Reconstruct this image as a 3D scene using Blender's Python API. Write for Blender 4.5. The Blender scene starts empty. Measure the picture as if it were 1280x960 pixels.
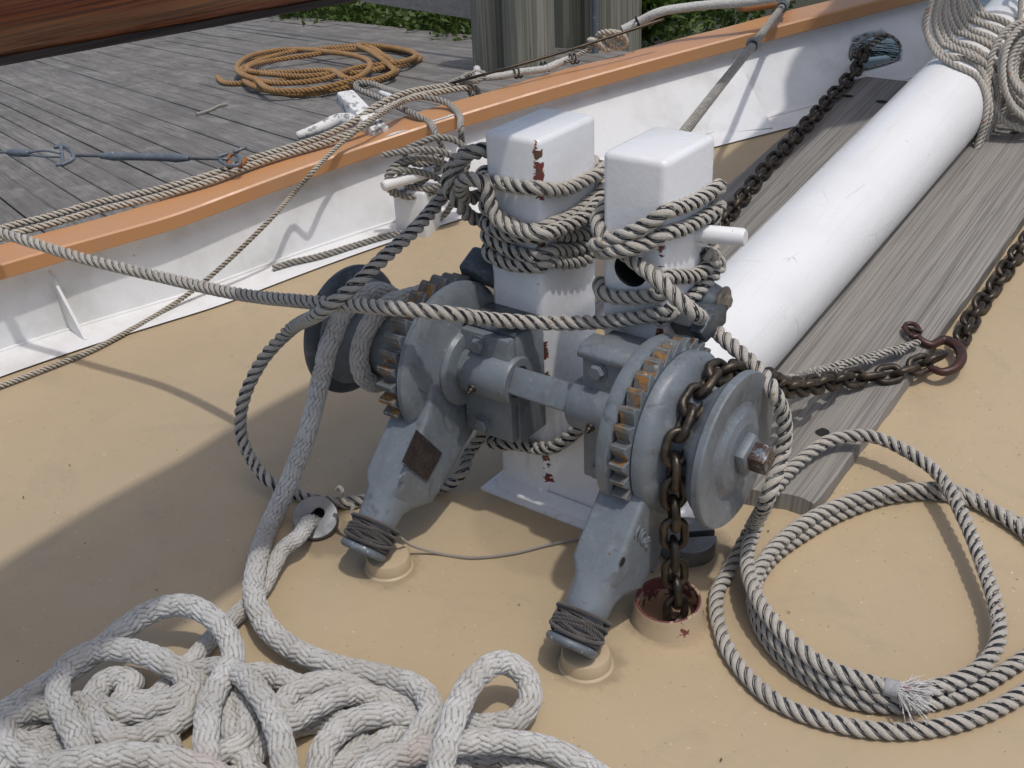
import bpy, bmesh, math, random
import numpy as np
from mathutils import Vector, Matrix
random.seed(7); rng = np.random.default_rng(7)
SC = bpy.context.scene; COL = SC.collection

# ------------------------------------------------------------------ camera
FPX = 1430.0
p_, r_, a_ = np.radians([28.9, 2.6, 37.5])
_rg = np.array([np.cos(a_), np.sin(a_), 0]); _h = np.array([-np.sin(a_), np.cos(a_), 0]); _z = np.array([0, 0, 1.])
FV = np.cos(p_)*_h - np.sin(p_)*_z; _U = np.sin(p_)*_h + np.cos(p_)*_z
RV = np.cos(r_)*_rg - np.sin(r_)*_U; UV_ = np.sin(r_)*_rg + np.cos(r_)*_U
C0 = np.array([1.2769, -1.7744, 1.55])
cd = bpy.data.cameras.new('camera'); cam = bpy.data.objects.new('camera', cd); COL.objects.link(cam)
cd.sensor_width = 36; cd.lens = FPX/1280*36; cd.clip_start = .02; cd.clip_end = 600
m = Matrix.Identity(4)
for i in range(3):
    m[i][0], m[i][1], m[i][2], m[i][3] = RV[i], UV_[i], -FV[i], C0[i]
cam.matrix_world = m; SC.camera = cam
# ------------------------------------------------------------------ world, sun, exposure
SUN = np.array([.34, -.10, 1.0]); SUN /= np.linalg.norm(SUN)
wd = bpy.data.worlds.new('World'); SC.world = wd; wd.use_nodes = True
nt = wd.node_tree; sky = nt.nodes.new('ShaderNodeTexSky'); sky.sky_type = 'NISHITA'; sky.sun_disc = False
sky.sun_elevation = math.asin(SUN[2]); sky.sun_rotation = math.atan2(SUN[0], SUN[1]); sky.dust_density = 3.2
bg = nt.nodes['Background']; bg.inputs[1].default_value = .15; nt.links.new(sky.outputs[0], bg.inputs[0])
sd = bpy.data.lights.new('sun', 'SUN'); sd.energy = 2.0; sd.angle = math.radians(1.6); sd.color = (1, .975, .945)
so = bpy.data.objects.new('sun', sd); COL.objects.link(so)
so.rotation_euler = Vector(SUN).to_track_quat('Z', 'Y').to_euler()
SC.view_settings.view_transform = 'Standard'; SC.view_settings.look = 'None'
SC.view_settings.exposure = -0.20; SC.view_settings.gamma = 1
SC.cycles.max_bounces = 6; SC.cycles.diffuse_bounces = 3; SC.cycles.glossy_bounces = 3

# ------------------------------------------------------------------ rays of the photograph -> points of the place
def ray(x, y): return (x-640)*RV - (y-480)*UV_ + FPX*FV
def hit(x, y, n, c):
    d = ray(x, y); n = np.array(n, float); return C0 + d*((c - n@C0)/(n@d))
def Zp(x, y, c=0): return hit(x, y, (0, 0, 1), c)
def Xp(x, y, c): return hit(x, y, (1, 0, 0), c)
def Yp(x, y, c): return hit(x, y, (0, 1, 0), c)
def dz(y): return .158*((y-.35)+np.sqrt((y-.35)**2+.01))/2-.001      # sheer of the deck
_T = np.linspace(.3, 30, 6000)/FPX
def D(x, y, up=0.):
    d = ray(x, y); P = C0 + np.outer(_T, d); g = P[:, 2]-dz(P[:, 1])-up; i = int(np.argmax(g < 0))
    a, b = g[i-1], g[i]; return P[i-1] + (P[i]-P[i-1])*(a/(a-b))

# ------------------------------------------------------------------ object helpers
WL = {}
def wloc(o): return WL.get(o.name, np.zeros(3))
def link(o, parent=None, loc=None):
    COL.objects.link(o)
    if parent is not None:
        o.parent = parent; o.location = -wloc(parent)
    WL[o.name] = np.zeros(3)
    return o
def empty(name, label, cat, loc, group=None):
    o = bpy.data.objects.new(name, None); COL.objects.link(o); o.location = loc; o.empty_display_size = .05
    WL[o.name] = np.array(loc, float); tag(o, label, cat, group); return o
def tag(o, label=None, cat=None, group=None, kind=None):
    if label: o['label'] = label
    if cat: o['category'] = cat
    if group: o['group'] = group
    if kind: o['kind'] = kind
    return o
def meshobj(name, V, Fc, mats, parent=None, smooth=True, midx=None, uv=None):
    me = bpy.data.meshes.new(name)
    V = np.asarray(V, np.float32)
    if isinstance(Fc, np.ndarray):
        n, k = Fc.shape
        me.vertices.add(len(V)); me.vertices.foreach_set('co', V.ravel())
        me.loops.add(n*k); me.loops.foreach_set('vertex_index', Fc.astype(np.int32).ravel())
        me.polygons.add(n); me.polygons.foreach_set('loop_start', np.arange(0, n*k, k, dtype=np.int32))
        me.polygons.foreach_set('loop_total', np.full(n, k, np.int32))
        if uv is not None:
            l = me.uv_layers.new(name='uv'); l.data.foreach_set('uv', uv.astype(np.float32).ravel())
        me.update(calc_edges=True)
    else:
        me.from_pydata([tuple(v) for v in V], [], Fc)
    for mt in (mats if isinstance(mats, (list, tuple)) else [mats]): me.materials.append(mt)
    if smooth: me.polygons.foreach_set('use_smooth', np.ones(len(me.polygons), bool))
    if midx is not None: me.polygons.foreach_set('material_index', np.asarray(midx, np.int32))
    me.validate(); me.update()
    return link(bpy.data.objects.new(name, me), parent)
def bmobj(name, bm, mat, parent=None, smooth=True, angle=40):
    me = bpy.data.meshes.new(name); bmesh.ops.recalc_face_normals(bm, faces=bm.faces); bm.to_mesh(me); bm.free()
    for mt in (mat if isinstance(mat, (list, tuple)) else [mat]): me.materials.append(mt)
    if smooth:
        me.polygons.foreach_set('use_smooth', np.ones(len(me.polygons), bool))
        me.set_sharp_from_angle(angle=math.radians(angle))
    return link(bpy.data.objects.new(name, me), parent)
def rbox(bm, lo, hi, bev=.004, seg=2, M=None):
    lo = np.array(lo, float); hi = np.array(hi, float)
    b2 = bmesh.new(); bmesh.ops.create_cube(b2, size=1)
    for v in b2.verts: v.co = Vector((v.co.x*(hi-lo)[0], v.co.y*(hi-lo)[1], v.co.z*(hi-lo)[2])) + Vector((lo+hi)/2)
    if bev > 0: bmesh.ops.bevel(b2, geom=b2.edges[:], offset=bev, segments=seg, affect='EDGES', profile=.5)
    if M is not None: bmesh.ops.transform(b2, matrix=M, verts=b2.verts)
    merge(bm, b2)
def merge(bm, b2):
    mp = {v: bm.verts.new(v.co) for v in b2.verts}
    for f in b2.faces:
        try: bm.faces.new([mp[v] for v in f.verts]).material_index = f.material_index
        except ValueError: pass
    b2.free()
def basis(d):
    d = np.array(d, float); d /= np.linalg.norm(d)
    t = np.array([0, 0, 1.]) if abs(d[2]) < .9 else np.array([1., 0, 0])
    u = np.cross(t, d); u /= np.linalg.norm(u); return u, np.cross(d, u), d
def lathe(bm, prof, org, axis, seg=48, u=None, mod=None):
    """prof: list of (t along axis, radius); closed at ends when radius 0"""
    U, Vv, A = basis(axis); org = np.array(org, float)
    if u is not None: U = np.array(u, float); Vv = np.cross(A, U)
    rings = []
    for t, r in prof:
        if r < 1e-6: rings.append([bm.verts.new(org+A*t)]); continue
        rg = []
        for i in range(seg):
            th = 2*math.pi*i/seg; rr = r if mod is None else mod(t, r, th)
            rg.append(bm.verts.new(org+A*t+rr*(math.cos(th)*U+math.sin(th)*Vv)))
        rings.append(rg)
    for a, b in zip(rings, rings[1:]):
        for i in range(seg):
            j = (i+1) % seg
            if len(a) == 1 and len(b) == 1: continue
            if len(a) == 1: bm.faces.new([a[0], b[j], b[i]])
            elif len(b) == 1: bm.faces.new([a[i], a[j], b[0]])
            else: bm.faces.new([a[i], a[j], b[j], b[i]])
def prism(bm, poly, axis, t0, t1, bev=.003, seg=2):
    """poly: 2D points of the plane perpendicular to axis 0(x)/1(y)/2(z)"""
    o = [i for i in range(3) if i != axis]; b2 = bmesh.new(); vs = []
    for t in (t0, t1):
        r = []
        for q in poly:
            c = [0, 0, 0]; c[axis] = t; c[o[0]] = q[0]; c[o[1]] = q[1]; r.append(b2.verts.new(c))
        vs.append(r)
    b2.faces.new(vs[0]); b2.faces.new(vs[1][::-1]); n = len(poly)
    for i in range(n): b2.faces.new([vs[0][i], vs[0][(i+1) % n], vs[1][(i+1) % n], vs[1][i]])
    bmesh.ops.recalc_face_normals(b2, faces=b2.faces)
    if bev > 0: bmesh.ops.bevel(b2, geom=b2.edges[:], offset=bev, segments=seg, affect='EDGES', profile=.5)
    merge(bm, b2)
def hexhead(bm, org, axis, r, h, rot=0.3):
    lathe(bm, [(0, 0), (0, r*1.0), (h*.8, r*1.0), (h, r*.82), (h, 0)], org, axis, 6)

def cr(pts, step):
    """Catmull-Rom through pts, resampled at an even arc length"""
    P = np.array(pts, float); P = np.vstack([2*P[0]-P[1], P, 2*P[-1]-P[-2]]); out = []
    dl = np.sqrt(np.linalg.norm(np.diff(P, axis=0), axis=1)) + 1e-6
    for i in range(1, len(P)-2):
        t0 = 0; t1 = dl[i-1]; t2 = t1+dl[i]; t3 = t2+dl[i+1]
        t = np.linspace(t1, t2, 24, endpoint=False)[:, None]
        A1 = (t1-t)/(t1-t0)*P[i-1]+(t-t0)/(t1-t0)*P[i]; A2 = (t2-t)/(t2-t1)*P[i]+(t-t1)/(t2-t1)*P[i+1]
        A3 = (t3-t)/(t3-t2)*P[i+1]+(t-t2)/(t3-t2)*P[i+2]
        B1 = (t2-t)/(t2-t0)*A1+(t-t0)/(t2-t0)*A2; B2 = (t3-t)/(t3-t1)*A2+(t-t1)/(t3-t1)*A3
        out.append((t2-t)/(t2-t1)*B1+(t-t1)/(t2-t1)*B2)
    Q = np.vstack(out+[P[-2:-1]])
    for _ in range(2): Q[1:-1] = .25*Q[:-2]+.5*Q[1:-1]+.25*Q[2:]
    s = np.r_[0, np.cumsum(np.linalg.norm(np.diff(Q, axis=0), axis=1))]
    n = max(2, int(s[-1]/step)+1); t = np.linspace(0, s[-1], n)
    return np.c_[[np.interp(t, s, Q[:, k]) for k in range(3)]].T, t
def frames(P):
    T = np.gradient(P, axis=0); T /= np.linalg.norm(T, axis=1)[:, None]+1e-12
    N = np.zeros_like(P); n = np.cross(T[0], [0.3, .2, 1.]); n /= np.linalg.norm(n)
    for i in range(len(P)):
        n = n - T[i]*(n@T[i]); n /= np.linalg.norm(n)+1e-12; N[i] = n
    return T, N, np.cross(T, N)
def sweep_grid(n, k, off=0):
    i = np.arange(n-1)[:, None]*k; j = np.arange(k)[None, :]; jn = (j+1) % k
    return (np.stack([i+j, i+jn, i+k+jn, i+k+j], -1).reshape(-1, 4)+off)
def tube(name, pts, r, mat, parent=None, sides=12, step=None, cap=True, straight=False):
    step = step or r*.8 if not np.iterable(r) else (step or max(r)*.6)
    if straight: P = np.array(pts, float); s = np.r_[0, np.cumsum(np.linalg.norm(np.diff(P, axis=0), axis=1))]
    else: P, s = cr(pts, step)
    T, N, B = frames(P)
    if np.iterable(r): rr = np.interp(s/s[-1], np.linspace(0, 1, len(r)), r)
    else: rr = np.full(len(P), r)
    th = np.linspace(0, 2*np.pi, sides, endpoint=False)
    V = P[:, None]+rr[:, None, None]*(np.cos(th)[None, :, None]*N[:, None]+np.sin(th)[None, :, None]*B[:, None])
    V = V.reshape(-1, 3); F = sweep_grid(len(P), sides); n = len(V)
    uv = tube_uv(len(P), sides, s)
    if cap:
        V = np.vstack([V, P[0]-T[0]*rr[0]*.35, P[-1]+T[-1]*rr[-1]*.35]); j = np.arange(sides); jn = (j+1) % sides
        c0 = np.stack([jn, j, np.full(sides, n), np.full(sides, n)], -1); e = n-sides
        c1 = np.stack([e+j, e+jn, np.full(sides, n+1), np.full(sides, n+1)], -1)
        Fl = [tuple(q) for q in F]+[(a, b, c) for a, b, c, _ in c0]+[(a, b, c) for a, b, c, _ in c1]
        o = meshobj(name, V, Fl, mat, parent); 
        return o
    return meshobj(name, V, F, mat, parent, uv=uv)
def tube_uv(n, k, s):
    i = np.arange(n-1)[:, None]; j = np.arange(k)[None, :]; z = np.zeros((n-1, k))
    u0 = j/k+z; u1 = (j+1)/k+z; v0 = s[i]+z; v1 = s[i+1]+z
    return np.stack([np.stack([u0, v0], -1), np.stack([u1, v0], -1), np.stack([u1, v1], -1), np.stack([u0, v1], -1)], 2)

def laid(name, pts, R, mats, lay=None, parent=None, sides=18, step=None, tracer=True, hand=1, fuzz=0, smoothpath=True, jit=.03):
    """three-strand laid rope: three real strands twisted round each other along the path"""
    lay = lay or R*4.7; step = step or R*.30
    P, s = cr(pts, step); T, N, B = frames(P); n = len(P)
    th = hand*2*np.pi*s/lay + .25*np.sin(s*9.1)
    a, b = .52*R, .50*R; V = []; F = []; UVs = []; MI = []
    ph = np.linspace(0, 2*np.pi, sides, endpoint=False)
    for k in range(3):
        tk = th+2*np.pi*k/3
        c, s_ = np.cos(tk)[:, None], np.sin(tk)[:, None]
        cen = P+a*(c*N+s_*B)
        E1 = c*N+s_*B; E2 = -s_*N+c*B
        # strand section is stretched because the strand runs slanting
        wob = 1+jit*np.sin(s*(41+7*k)/(R*60)+k)[:, None, None]+jit*.8*rng.standard_normal((n, sides, 1))*.6
        vv = cen[:, None]+b*wob*(np.cos(ph)[None, :, None]*E1[:, None]+1.12*np.sin(ph)[None, :, None]*E2[:, None])
        V.append(vv.reshape(-1, 3)); F.append(sweep_grid(n, sides, k*n*sides)); UVs.append(tube_uv(n, sides, s/R*.14).reshape(-1, 4, 2))
        mi = np.zeros((n-1, sides), int)
        if tracer:
            phc = (np.arange(sides)+.5)*2*np.pi/sides
            sel = [int(np.argmin(abs(phc-math.radians(q)))) for q in (70, 90, 110, 270)]; mi[:, sel] = 1
            kk = rng.random(n-1); mi[kk < .25, sel[0]] = 0; mi[kk > .85, sel[1]] = 0; mi[kk < .03, :] = 0
        MI.append(mi.ravel())
    off = 3*n*sides
    # closed ends
    caps = []
    V = np.vstack(V)
    o = meshobj(name, V, np.vstack(F), mats, parent, uv=np.vstack(UVs), midx=np.concatenate(MI))
    if fuzz: add_fuzz(o, P, T, N, B, R, fuzz, mats)
    return o
def add_fuzz(o, P, T, N, B, R, dens, mats, L=.35):
    """stray fibres standing off the rope, part of the same mesh"""
    n = len(P); m_ = int(n*dens); i = rng.integers(0, n, m_); a = rng.random(m_)*2*np.pi
    d = np.cos(a)[:, None]*N[i]+np.sin(a)[:, None]*B[i]; p0 = P[i]+d*R*.86
    t = T[i]*rng.normal(0, 1, m_)[:, None]+d*rng.uniform(.2, .9, m_)[:, None]+rng.normal(0, .4, (m_, 3)); t /= np.linalg.norm(t, axis=1)[:, None]
    ln = R*L*rng.uniform(.4, 1.3, m_)[:, None]; w = np.cross(t, d); w /= np.linalg.norm(w, axis=1)[:, None]+1e-9; w *= R*.022
    p1 = p0+t*ln
    V = np.stack([p0-w, p0+w, p1], 1).reshape(-1, 3); me = o.data; nv = len(me.vertices); nl = len(me.loops); npz = len(me.polygons)
    me.vertices.add(len(V)); co = np.empty((nv+len(V))*3, np.float32); me.vertices.foreach_get('co', co); co[nv*3:] = V.ravel(); me.vertices.foreach_set('co', co)
    me.loops.add(m_*3); li = np.empty(nl+m_*3, np.int32); me.loops.foreach_get('vertex_index', li); li[nl:] = np.arange(nv, nv+m_*3); me.loops.foreach_set('vertex_index', li)
    me.polygons.add(m_); ls = np.empty(npz+m_, np.int32); me.polygons.foreach_get('loop_start', ls); ls[npz:] = nl+3*np.arange(m_); me.polygons.foreach_set('loop_start', ls)
    lt = np.empty(npz+m_, np.int32); me.polygons.foreach_get('loop_total', lt); lt[npz:] = 3; me.polygons.foreach_set('loop_total', lt)
    me.update(calc_edges=True)
def braid(name, pts, R, mats, parent=None, ns=12, pitch=None, fuzz=8.0):
    """braided rope: two families of strands passing over and under each other, as real relief"""
    K = 84; step = R/11; pitch = pitch or R*12.5
    P, s = cr(pts, step); T, N, B = frames(P); n = len(P)
    u = np.arange(K)/K; ph = 2*np.pi*u
    a = ns*(u[None, :]+s[:, None]/pitch); b = ns*(u[None, :]-s[:, None]/pitch)
    wob = .16*np.sin(s*37)[:, None]+.2*np.sin(s*61+2)[:, None]+.10*np.sin(ph*3+1)[None, :]*np.sin(s*29)[:, None]+.035*rng.standard_normal((n, K))
    a = a+wob; b = b-wob
    ia, ib = np.floor(a).astype(int), np.floor(b).astype(int)
    fa, fb = a-ia, b-ib
    over = ((ia-ib) % 4) < 2
    # position along the float of length 2
    ka = np.where(over, (ia-ib) % 4, 0); kb = np.where(~over, (ia-ib) % 4-2, 0)
    la = (ka+(1-fb))/2.; lb = (kb+fa)/2.
    ha = np.sin(np.pi*np.clip(fa, 0, 1))**.75*(np.clip(np.sin(np.pi*np.clip(la, 0, 1)), 0, 1)**.35)
    hb = np.sin(np.pi*np.clip(fb, 0, 1))**.75*(np.clip(np.sin(np.pi*np.clip(lb, 0, 1)), 0, 1)**.35)
    h = np.where(over, ha, hb)
    cell = (np.where(over, ia*7+(ia+ib)//2, ib*13+(ia+ib)//2+5) % 97)/97.
    rr = R*(.86+.135*h+.05*(cell-.5)+.020*rng.standard_normal((n, K)))
    rr *= 1+.03*np.sin(s*23)[:, None]*np.cos(ph+1)[None, :]+.03*np.sin(s*14+1)[:, None]
    V = P[:, None]+rr[:, :, None]*(np.cos(ph)[None, :, None]*N[:, None]+np.sin(ph)[None, :, None]*B[:, None])
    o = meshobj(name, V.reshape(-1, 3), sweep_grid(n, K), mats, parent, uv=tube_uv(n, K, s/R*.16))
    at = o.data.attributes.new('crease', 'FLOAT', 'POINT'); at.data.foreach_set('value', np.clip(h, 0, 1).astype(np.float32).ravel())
    if fuzz: add_fuzz(o, P, T, N, B, R, fuzz, mats, L=.22)
    return o

# ------------------------------------------------------------------ material helpers
class NB:
    def __init__(s, name):
        s.m = bpy.data.materials.new(name); s.m.use_nodes = True; s.t = s.m.node_tree; s.b = s.t.nodes['Principled BSDF']
        s.co = s.t.nodes.new('ShaderNodeTexCoord')
    def n(s, ty, **k):
        o = s.t.nodes.new(ty)
        for a, b in k.items():
            if isinstance(a, str) and hasattr(o, a): setattr(o, a, b)
        return o
    def l(s, a, b): s.t.links.new(a, b)
    def val(s, x, sock):
        if isinstance(x, (int, float)): sock.default_value = x
        elif isinstance(x, tuple): sock.default_value = (*x, 1) if len(sock.default_value) == 4 and len(x) == 3 else x
        else: s.l(x, sock)
    def pos(s, scale=(1, 1, 1), rot=(0, 0, 0), src='pos'):
        mp = s.n('ShaderNodeMapping'); mp.inputs['Scale'].default_value = scale; mp.inputs['Rotation'].default_value = rot
        if src == 'pos':
            g = s.n('ShaderNodeNewGeometry'); s.l(g.outputs['Position'], mp.inputs[0])
        else: s.l(s.co.outputs[src], mp.inputs[0])
        return mp.outputs[0]
    def noise(s, vec, scale, detail=4, rough=.55, dist=0):
        o = s.n('ShaderNodeTexNoise'); o.inputs['Scale'].default_value = scale; o.inputs['Detail'].default_value = detail
        o.inputs['Roughness'].default_value = rough; o.inputs['Distortion'].default_value = dist; s.l(vec, o.inputs['Vector']); return o.outputs['Fac']
    def ramp(s, f, a, b, ca=0., cb=1.):
        o = s.n('ShaderNodeMapRange'); o.interpolation_type = 'SMOOTHSTEP'; s.val(f, o.inputs[0])
        for i, v in zip((1, 2, 3, 4), (a, b, ca, cb)): o.inputs[i].default_value = v
        return o.outputs[0]
    def mix(s, f, a, b):
        o = s.n('ShaderNodeMix'); o.data_type = 'RGBA'; s.val(f, o.inputs[0]); s.val(a, o.inputs[6]); s.val(b, o.inputs[7]); return o.outputs[2]
    def math(s, op, a, b=0., c=None):
        o = s.n('ShaderNodeMath'); o.operation = op; s.val(a, o.inputs[0]); s.val(b, o.inputs[1])
        if c is not None: s.val(c, o.inputs[2])
        return o.outputs[0]
    def bump(s, h, strength=.3, dist=.001, prev=None):
        o = s.n('ShaderNodeBump'); o.inputs['Strength'].default_value = strength; o.inputs['Distance'].default_value = dist; s.val(h, o.inputs['Height'])
        if prev is not None: s.l(prev, o.inputs['Normal'])
        return o.outputs[0]
    def xyz(s):
        g = s.n('ShaderNodeNewGeometry'); o = s.n('ShaderNodeSeparateXYZ'); s.l(g.outputs['Position'], o.inputs[0]); return o.outputs
    def out(s, col=None, rough=.6, metal=0., normal=None, spec=.5, coat=None):
        if col is not None: s.val(col, s.b.inputs['Base Color'])
        s.val(rough, s.b.inputs['Roughness']); s.val(metal, s.b.inputs['Metallic']); s.b.inputs['Specular IOR Level'].default_value = spec
        if normal is not None: s.l(normal, s.b.inputs['Normal'])
        if coat: s.b.inputs['Coat Weight'].default_value = coat; s.b.inputs['Coat Roughness'].default_value = .08
        return s.m

def m_paint(name, base, dirt, rough=.35, chips=None, chip_lo=.68, chip_scale=30, stain=.5, orange=.12, dist=.0012, stain_scale=5):
    n = NB(name); v = n.pos()
    a = n.noise(v, stain_scale, 6, .62); b = n.noise(v, 60, 3, .6)
    f = n.math('MULTIPLY', n.ramp(a, .42, .78), stain)
    c = n.mix(f, base, dirt)
    c = n.mix(n.math('MULTIPLY', n.ramp(b, .35, .75), .10), c, tuple(x*.82 for x in base))
    sp = n.ramp(n.noise(v, 190, 2, .5), .735, .76); c = n.mix(n.math('MULTIPLY', sp, .6), c, tuple(x*.3 for x in dirt))
    hgt = n.noise(v, 90, 3, .5)
    nm = n.bump(hgt, orange*2, dist)
    ro = n.ramp(a, .3, .8, rough, min(1, rough+.22))
    if chips:
        q = n.ramp(n.noise(v, chip_scale, 5, .7, .3), chip_lo, chip_lo+.015); c = n.mix(q, c, chips); nm = n.bump(n.math('SUBTRACT', 1., q), .5, .0008, nm)
    return n.out(c, ro, 0, nm, .45)

M = {}
# deck: buff non-skid paint
n = NB('deck_paint'); v = n.pos()
base = n.mix(n.ramp(n.noise(v, 1.7, 5, .6), .3, .72), (.470, .365, .228), (.430, .332, .206))
c = n.mix(n.math('MULTIPLY', n.ramp(n.noise(v, 9, 7, .68), .52, .80), .3), base, (.33, .245, .155))
c = n.mix(n.math('MULTIPLY', n.ramp(n.noise(n.pos((1, 1, 1)), 26, 6, .7, .6), .66, .70), .35), c, (.56, .45, .32))
c = n.mix(n.math('MULTIPLY', n.ramp(n.noise(v, 5.1, 6, .72, 1.1), .665, .70), .40), c, (.36, .33, .29))
c = n.mix(n.math('MULTIPLY', n.ramp(n.noise(v, 120, 2, .5), .715, .74), .7), c, (.10, .07, .05))
c = n.mix(n.math('MULTIPLY', n.ramp(n.noise(n.pos((1.1, .9, 1)), 95, 2, .5), .725, .745), .6), c, (.72, .66, .56))
sw = n.noise(n.pos((3, 22, 3), (0, 0, .5)), 3.2, 5, .7, .5); c = n.mix(n.math('MULTIPLY', n.ramp(sw, .60, .72), .16), c, (.60, .50, .36))
c = n.mix(n.math('MULTIPLY', n.ramp(n.noise(v, 2.6, 7, .72, 1.5), .54, .70), .30), c, (.30, .255, .19))
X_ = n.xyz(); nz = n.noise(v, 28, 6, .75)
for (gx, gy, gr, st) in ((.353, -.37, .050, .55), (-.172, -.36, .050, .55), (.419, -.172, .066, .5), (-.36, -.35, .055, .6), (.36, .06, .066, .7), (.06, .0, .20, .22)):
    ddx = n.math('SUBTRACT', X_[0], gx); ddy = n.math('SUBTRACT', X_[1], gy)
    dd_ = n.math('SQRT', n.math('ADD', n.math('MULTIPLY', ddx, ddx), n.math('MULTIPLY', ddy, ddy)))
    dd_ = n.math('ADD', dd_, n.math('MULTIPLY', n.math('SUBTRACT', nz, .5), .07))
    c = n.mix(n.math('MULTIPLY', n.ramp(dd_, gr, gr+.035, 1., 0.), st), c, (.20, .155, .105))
nm = n.bump(n.noise(v, 420, 3, .6), .34, .0007); nm = n.bump(n.noise(v, 22, 4, .6), .16, .002, nm)
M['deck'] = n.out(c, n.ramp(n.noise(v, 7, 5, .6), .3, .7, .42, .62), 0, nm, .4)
M['pad'] = m_paint('pad_paint', (.48, .375, .24), (.33, .25, .16), .45, (.38, .25, .16), .70, 24, .5)
M['coaming'] = m_paint('coaming_paint', (.49, .38, .25), (.36, .28, .18), .45, (.16, .045, .035), .585, 17, .5)
M['white'] = m_paint('white_paint', (.80, .80, .79), (.62, .61, .57), .28, None, stain=.5)
M['spar'] = m_paint('bowsprit_paint', (.82, .82, .82), (.70, .70, .68), .22, None, stain=.35, stain_scale=3)
n = NB('spar_paint'); v = n.pos(); br = n.noise(n.pos((90, 1.5, 1.5)), 1.5, 4, .6, .2); a = n.noise(v, 3, 6, .65)
c = n.mix(n.math('MULTIPLY', n.ramp(a, .40, .75), .5), (.80, .80, .79), (.68, .67, .64)); c = n.mix(n.math('MULTIPLY', n.ramp(br, .52, .75), .25), c, (.62, .61, .58))
k = n.n('ShaderNodeTexVoronoi'); k.feature = 'DISTANCE_TO_EDGE'; k.inputs['Scale'].default_value = 7; n.l(n.pos((1, .35, 1)), k.inputs['Vector'])
kr = n.math('MULTIPLY', n.ramp(k.outputs['Distance'], .0, .006, 1., 0.), n.ramp(n.noise(v, 5, 3), .52, .60)); c = n.mix(n.math('MULTIPLY', kr, .55), c, (.30, .28, .25))
ch_ = n.ramp(n.noise(v, 75, 3, .6), .752, .765); c = n.mix(ch_, c, (.12, .09, .07)); 
nm = n.bump(br, .25, .0015); nm = n.bump(n.math('SUBTRACT', 1., kr), .4, .001, nm); nm = n.bump(n.noise(v, 14, 3), .2, .004, nm)
M['spar'] = n.out(c, n.ramp(a, .3, .7, .20, .36), 0, nm, .5)
M['bulwark'] = m_paint('bulwark_paint', (.78, .78, .77), (.55, .54, .50), .4, (.40, .33, .25), .705, 30, .8)
M['cap'] = m_paint('cap_rail_paint', (.53, .265, .115), (.47, .28, .15), .30, (.42, .40, .37), .745, 12, .55)
# white posts: chips to red primer on the corner edges that face the camera
def m_post(name, x, y, rt=.010, lo=.515):
    n = NB(name); v = n.pos(); X = n.xyz()
    a = n.noise(v, 5, 6, .62); c = n.mix(n.math('MULTIPLY', n.ramp(a, .42, .78), .45), (.80, .80, .80), (.62, .61, .58))
    dx = n.math('SUBTRACT', X[0], x); dy = n.math('SUBTRACT', X[1], y)
    d = n.math('SQRT', n.math('ADD', n.math('MULTIPLY', dx, dx), n.math('MULTIPLY', dy, dy)))
    e = n.math('ADD', d, n.math('MULTIPLY', n.math('SUBTRACT', n.noise(v, 70, 4, .7), .5), .030))
    near = n.ramp(e, rt, rt+.003, 1., 0.)
    zz = n.ramp(n.noise(n.pos((.6, .6, 1.)), 8.5, 5, .7), lo, lo+.012)
    far = n.ramp(e, rt+.003, rt+.007, 1., 0.)
    rim = n.math('MULTIPLY', far, zz); q = n.math('MULTIPLY', near, zz)
    c = n.mix(rim, c, (.80, .76, .66)); c = n.mix(q, c, n.mix(n.ramp(n.noise(v, 60, 3), .40, .62), (.17, .035, .026), (.10, .055, .04)))
    sc = n.math('MULTIPLY', n.ramp(n.noise(v, 34, 6, .72), .70, .712), n.ramp(n.noise(v, 4, 2), .5, .6)); c = n.mix(sc, c, (.17, .07, .05))
    # rust weeping low down on the post
    w = n.math('MULTIPLY', n.ramp(n.noise(n.pos((40, 40, 4)), 1, 3, .6), .55, .75), n.ramp(X[2], .42, .1, 0., 1.)); c = n.mix(n.math('MULTIPLY', w, .45), c, (.45, .36, .25))
    c = n.mix(n.math('MULTIPLY', n.ramp(n.noise(v, 110, 5, .75), .70, .715), .8), c, (.22, .12, .08)); nm = n.bump(n.noise(v, 45, 4, .6), .40, .003); nm = n.bump(n.math('SUBTRACT', 1., q), .7, .001, nm)
    return n.out(c, n.ramp(a, .3, .8, .24, .42), 0, nm, .5)
M['postL'] = m_post('bitt_paint', -.020, .038); M['postR'] = m_post('bitt_paint_worn', .263, .048, .009, .57)
# blue-grey enamel of the windlass
def m_grey(name, base=(.168, .190, .208), wear=.70, rust=.665):
    n = NB(name); v = n.pos(); a = n.noise(v, 11, 7, .68)
    c = n.mix(n.ramp(a, .38, .70), base, tuple(x*.80 for x in base))
    c = n.mix(n.math('MULTIPLY', n.ramp(n.noise(v, 33, 6, .7), .52, .72), .5), c, (.25, .28, .30))
    c = n.mix(n.math('MULTIPLY', n.ramp(n.noise(v, 7, 6, .75, .8), .50, .72), .6), c, (.10, .10, .09))
    q = n.ramp(n.noise(v, 48, 7, .75), wear-.04, wear-.01); c = n.mix(q, c, (.48, .50, .51))
    ol = n.ramp(n.noise(v, 15, 5, .65, 1.2), .58, .70); c = n.mix(n.math('MULTIPLY', ol, .5), c, (.055, .055, .052)); fl = n.ramp(n.noise(v, 150, 3, .6), .69, .71); c = n.mix(n.math('MULTIPLY', fl, .6), c, (.36, .38, .39))
    r = n.ramp(n.noise(n.pos((1, 1, .6)), 19, 7, .75), rust-.02, rust+.03); c = n.mix(n.math('MULTIPLY', r, .85), c, (.14, .072, .035))
    nm = n.bump(n.noise(v, 130, 4, .6), .45, .001); nm = n.bump(n.noise(v, 25, 3, .5), .20, .002, nm)
    return n.out(c, n.ramp(a, .3, .7, .34, .52), .0, nm, .5)
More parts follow.
